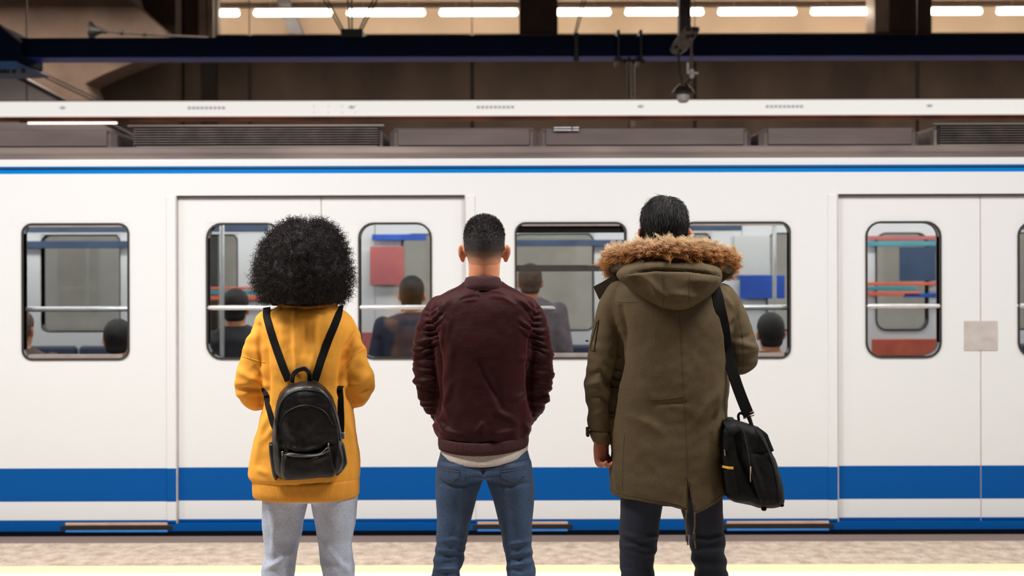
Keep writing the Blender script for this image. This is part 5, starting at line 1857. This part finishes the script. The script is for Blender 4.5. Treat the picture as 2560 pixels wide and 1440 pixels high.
pk3 = patch('end_pocket', bvm, ((1812, 1175), (1834, 1178), (1846, 1240), (1818, 1232)), M['nylon'], mb, .008, 8, 10)
tg_ = drape(bvm, [(1809, 1167), (1821, 1170), (1832, 1171)], .006)
obj('yellow_tag', ribbon(tg_, .0095, .003, (0, -1, 0)), M['amber'], mb)
z0 = drape(bvm, [(1877, 1168), (1878, 1182), (1877, 1204)], .007)
zp = obj('zip_pull', tube(z0, [.0032, .0022, .0028], 8), M['zip'], mb, smooth=True)
z0 = drape(bvm, [(1813, 1126), (1814, 1139)], .007)
obj('zip_pull', tube(z0, [.0028, .002], 8), M['zip'], mb, smooth=True)
seam('zip_line', bvm, [(1858, 1080), (1868, 1130), (1880, 1190), (1902, 1258)], .0022, M['grille'], mbm, .0, 40)
seam('edge_piping', bvm, [(1888, 1076), (1908, 1110), (1925, 1150), (1940, 1210), (1945, 1262)], .003, M['nylon'], mbm, .001, 40)
for a, b in ((1908, 1274), (1952, 1264)):
    q = Q(a, b, -.08)
    obj('rubber_foot', ball(q, (.010, .014, .007), 12, 8), M['webbing'], mb, smooth=True)
obj('side_strap', ribbon([Q(1890, 1072, -.10), Q(1914, 1090, -.08), Q(1918, 1100, -.06), Q(1930, 1130, -.06)], .016, .004, (0.6, -1, .2), 16), M['webbing'], mb, smooth=True)
obj('loop', tube([Q(1846, 1052, -.06), Q(1845, 1040, -.06), Q(1850, 1034, -.06), Q(1856, 1036, -.06)], .005, 8, 14), M['webbing'], mb, smooth=True)
# ring, hook and strap
q0, q1 = Q(1858, 1044, -.085), Q(1884, 1036, -.085)
dz = np.array([0, 0, .010])
obj('strap_ring', tube([q0 + dz, q0 - dz * .5, q1 - dz * .5, q1 + dz, q0 + dz], .0030, 8), M['zip'], mb, smooth=True)
obj('hook', tube([Q(1871, 1044, -.085), Q(1876, 1058, -.09), Q(1880, 1072, -.10), Q(1876, 1084, -.115), Q(1870, 1076, -.115)], [.008, .007, .006, .005, .004], 10, 24), M['webbing'], mb, smooth=True)
up_ = drape(bv3, spline([(1782, 714), (1792, 745), (1800, 790), (1808, 840), (1815, 880)], 16), .007)
lo_ = np.array([Q(1825, 925, -.10), Q(1838, 962, -.098), Q(1854, 1003, -.092), Q(1871, 1040, -.085)])
front = np.array([Q(1772, 706, .02), Q(1776, 704, -.05)])
sp_ = np.vstack([front, up_, lo_])
for _ in range(4):
    sp_[1:-1] = (sp_[:-2] + 2 * sp_[1:-1] + sp_[2:]) / 4
obj('shoulder_strap', ribbon(sp_, .042, .005, (0, -1, .12), 70), M['webbing'], mb, smooth=True, auto=40)

# ================================================================== passengers inside the train
def passenger(px, y, pose, coat, trousers, hair, label, top, face=1):
    """pose 'sit' (back to the near windows) or 'stand'; top = height of the crown above the train floor level"""
    x = P(px, 0, y)[0]
    r = thing('person', label, 'person', (x, y, .05))
    o = np.array([x, y, top - .125])
    R = (lambda p: np.array([x - (p[0] - x), y - (p[1] - y), p[2]])) if face < 0 else (lambda p: np.asarray(p, float))
    hs = head_shapes(o, .98)
    if face < 0:
        hs = [([tuple(R(np.array(p))) for p in sv], [q[::-1] if 0 else q for q in sf]) for sv, sf in hs]
    sh_z = top - .30
    hip = sh_z - .48
    g = lambda a, b, c: R((x + a, y + b, c))
    tors = [sring(x - w_, x + w_, y - d, y + d, z, 2.3, 32) for z, w_, d in ((hip - .05, .16, .11), (hip + .1, .165, .115), (hip + .28, .185, .12), (sh_z - .03, .20, .11), (sh_z + .03, .15, .09), (sh_z + .07, .07, .07))]
    arms = []
    hands = []
    for sg in (-1, 1):
        if pose == 'sit':
            j = [g(sg * .2, 0, sh_z - .02), g(sg * .24, .05, sh_z - .28), g(sg * .12, .28, hip + .12)]
        else:
            j = [g(sg * .2, 0, sh_z - .02), g(sg * .24, -.02, sh_z - .3), g(sg * .22, .08, sh_z - .52)]
        arms.append(tube(j, [.06, .05, .04], 16, 14))
        d = np.array(j[2]) - np.array(j[1])
        hands += hand_shapes(np.array(j[2]), d, np.array([-sg, 0, -.2]) * face, np.array([0, face, .2]), (25, 35, 25))
    legs = []
    sho = []
    for sg in (-1, 1):
        if pose == 'sit':
            k, an = g(sg * .11, .44, hip + .02), g(sg * .11, .46, .14)
        else:
            k, an = g(sg * .1, .01, (hip + .14) / 2 + .05), g(sg * .1, -.02, .14)
        legs.append(tube([g(sg * .09, 0, hip), k, an], [.088, .06, .045], 16, 16))
        sho.append(tube([np.array(an) + (0, -.04 * face, -.045), np.array(an) + (0, .15 * face, -.055)], [.04, .034], 14))
    v, f = fuse(hs + hands + [tube([o + (0, -.01, -.06), g(0, 0, sh_z)], [.055, .06], 16), rings_mesh(tors)] + [tube([np.array(l_) for l_ in (g(-.09, 0, hip), g(.09, 0, hip))], .07, 12)], .009, 2)
    # keep a slim body under the clothes
    c0 = v.copy()
    m_ = v[:, 2] < sh_z + .02
    v[m_, 0] = x + (v[m_, 0] - x) * .97
    obj('body', (v, f), M['skin2'], r, smooth=True)
    hv, hf, hn, hd = hair_shell(v, f, o, (.012, .02), [(-.13, -.09), (-.04, -.08), (-.02, .0), (.03, .02), (.075, .07), (.1, .09)], .98, .03) if face > 0 else hair_shell(v * (1, 1, 1), f, o, (.012, .02), [(-.1, .09), (-.075, .07), (-.03, .02), (.02, 0), (.04, -.08), (.13, -.09)], .98, .03)
    obj('hair', (hv, hf), hair, r, smooth=True)
    cv, cf = fuse([rings_mesh([[(x + (p[0] - x) * 1.08, y + (p[1] - y) * 1.12, p[2] - (.0 if p[2] > hip else .04)) for p in q] for q in tors])] + [tube(np.array(a_[0]).reshape(-1, 16, 3)[3:-4].mean(1), [.068] * 9 + [.055] * 5 if len(np.array(a_[0]).reshape(-1, 16, 3)[3:-4]) == 14 else .062, 16) for a_ in arms], .010, 4)
    cv = wrinkle(cv, cf, (), [(.005, (9, 9, 14), None)])
    obj('coat', (cv, cf), coat, r, smooth=True)
    lv, lf_ = fuse(legs + [tube([g(-.09, 0, hip), g(.09, 0, hip)], .1, 16)], .011, 3)
    obj('trousers', (lv, lf_), trousers, r, smooth=True)
    for s_ in sho:
        obj('shoe', s_, M['shoe'], r, smooth=True)
    return r


cl_brown = mat('brown_coat', (112, 92, 82), .8, var=(94, 76, 68), scale=20)
cl_navy = mat('navy_coat', (44, 52, 74), .8, var=(34, 42, 62), scale=20)
cl_dark = mat('charcoal_coat', (48, 48, 54), .8, var=(38, 38, 44), scale=20)
cl_grey = mat('grey_coat', (128, 118, 122), .8, var=(110, 100, 106), scale=20)
hr_brown = mat('brown_hair', (104, 78, 62), .6, var=(82, 60, 48), scale=40)
tr_dark = mat('dark_trousers', (36, 38, 46), .8, var=(28, 30, 38), scale=20)
passenger(50, TY + .40, 'sit', cl_brown, tr_dark, hr_brown, 'brown haired passenger seated behind the leftmost train window', 1.30)
passenger(296, TY + .40, 'sit', cl_navy, tr_dark, M['hair_black'], 'dark haired passenger in navy seated behind the leftmost train window', 1.24)
passenger(590, TY + .75, 'stand', cl_dark, tr_dark, M['hair_black'], 'passenger in charcoal behind the door window left of the afro', 1.42)
passenger(1030, TY + .85, 'stand', cl_navy, tr_dark, M['hair_black'], 'passenger in navy behind the door window left of the burgundy jacket', 1.50)
passenger(1325, TY + 1.25, 'stand', cl_grey, tr_dark, hr_brown, 'passenger in grey standing behind the window beside the burgundy jacket', 1.58)
passenger(1925, TY + .40, 'sit', cl_dark, tr_dark, M['hair_black'], 'dark haired passenger seated behind the window right of the parka', 1.27)
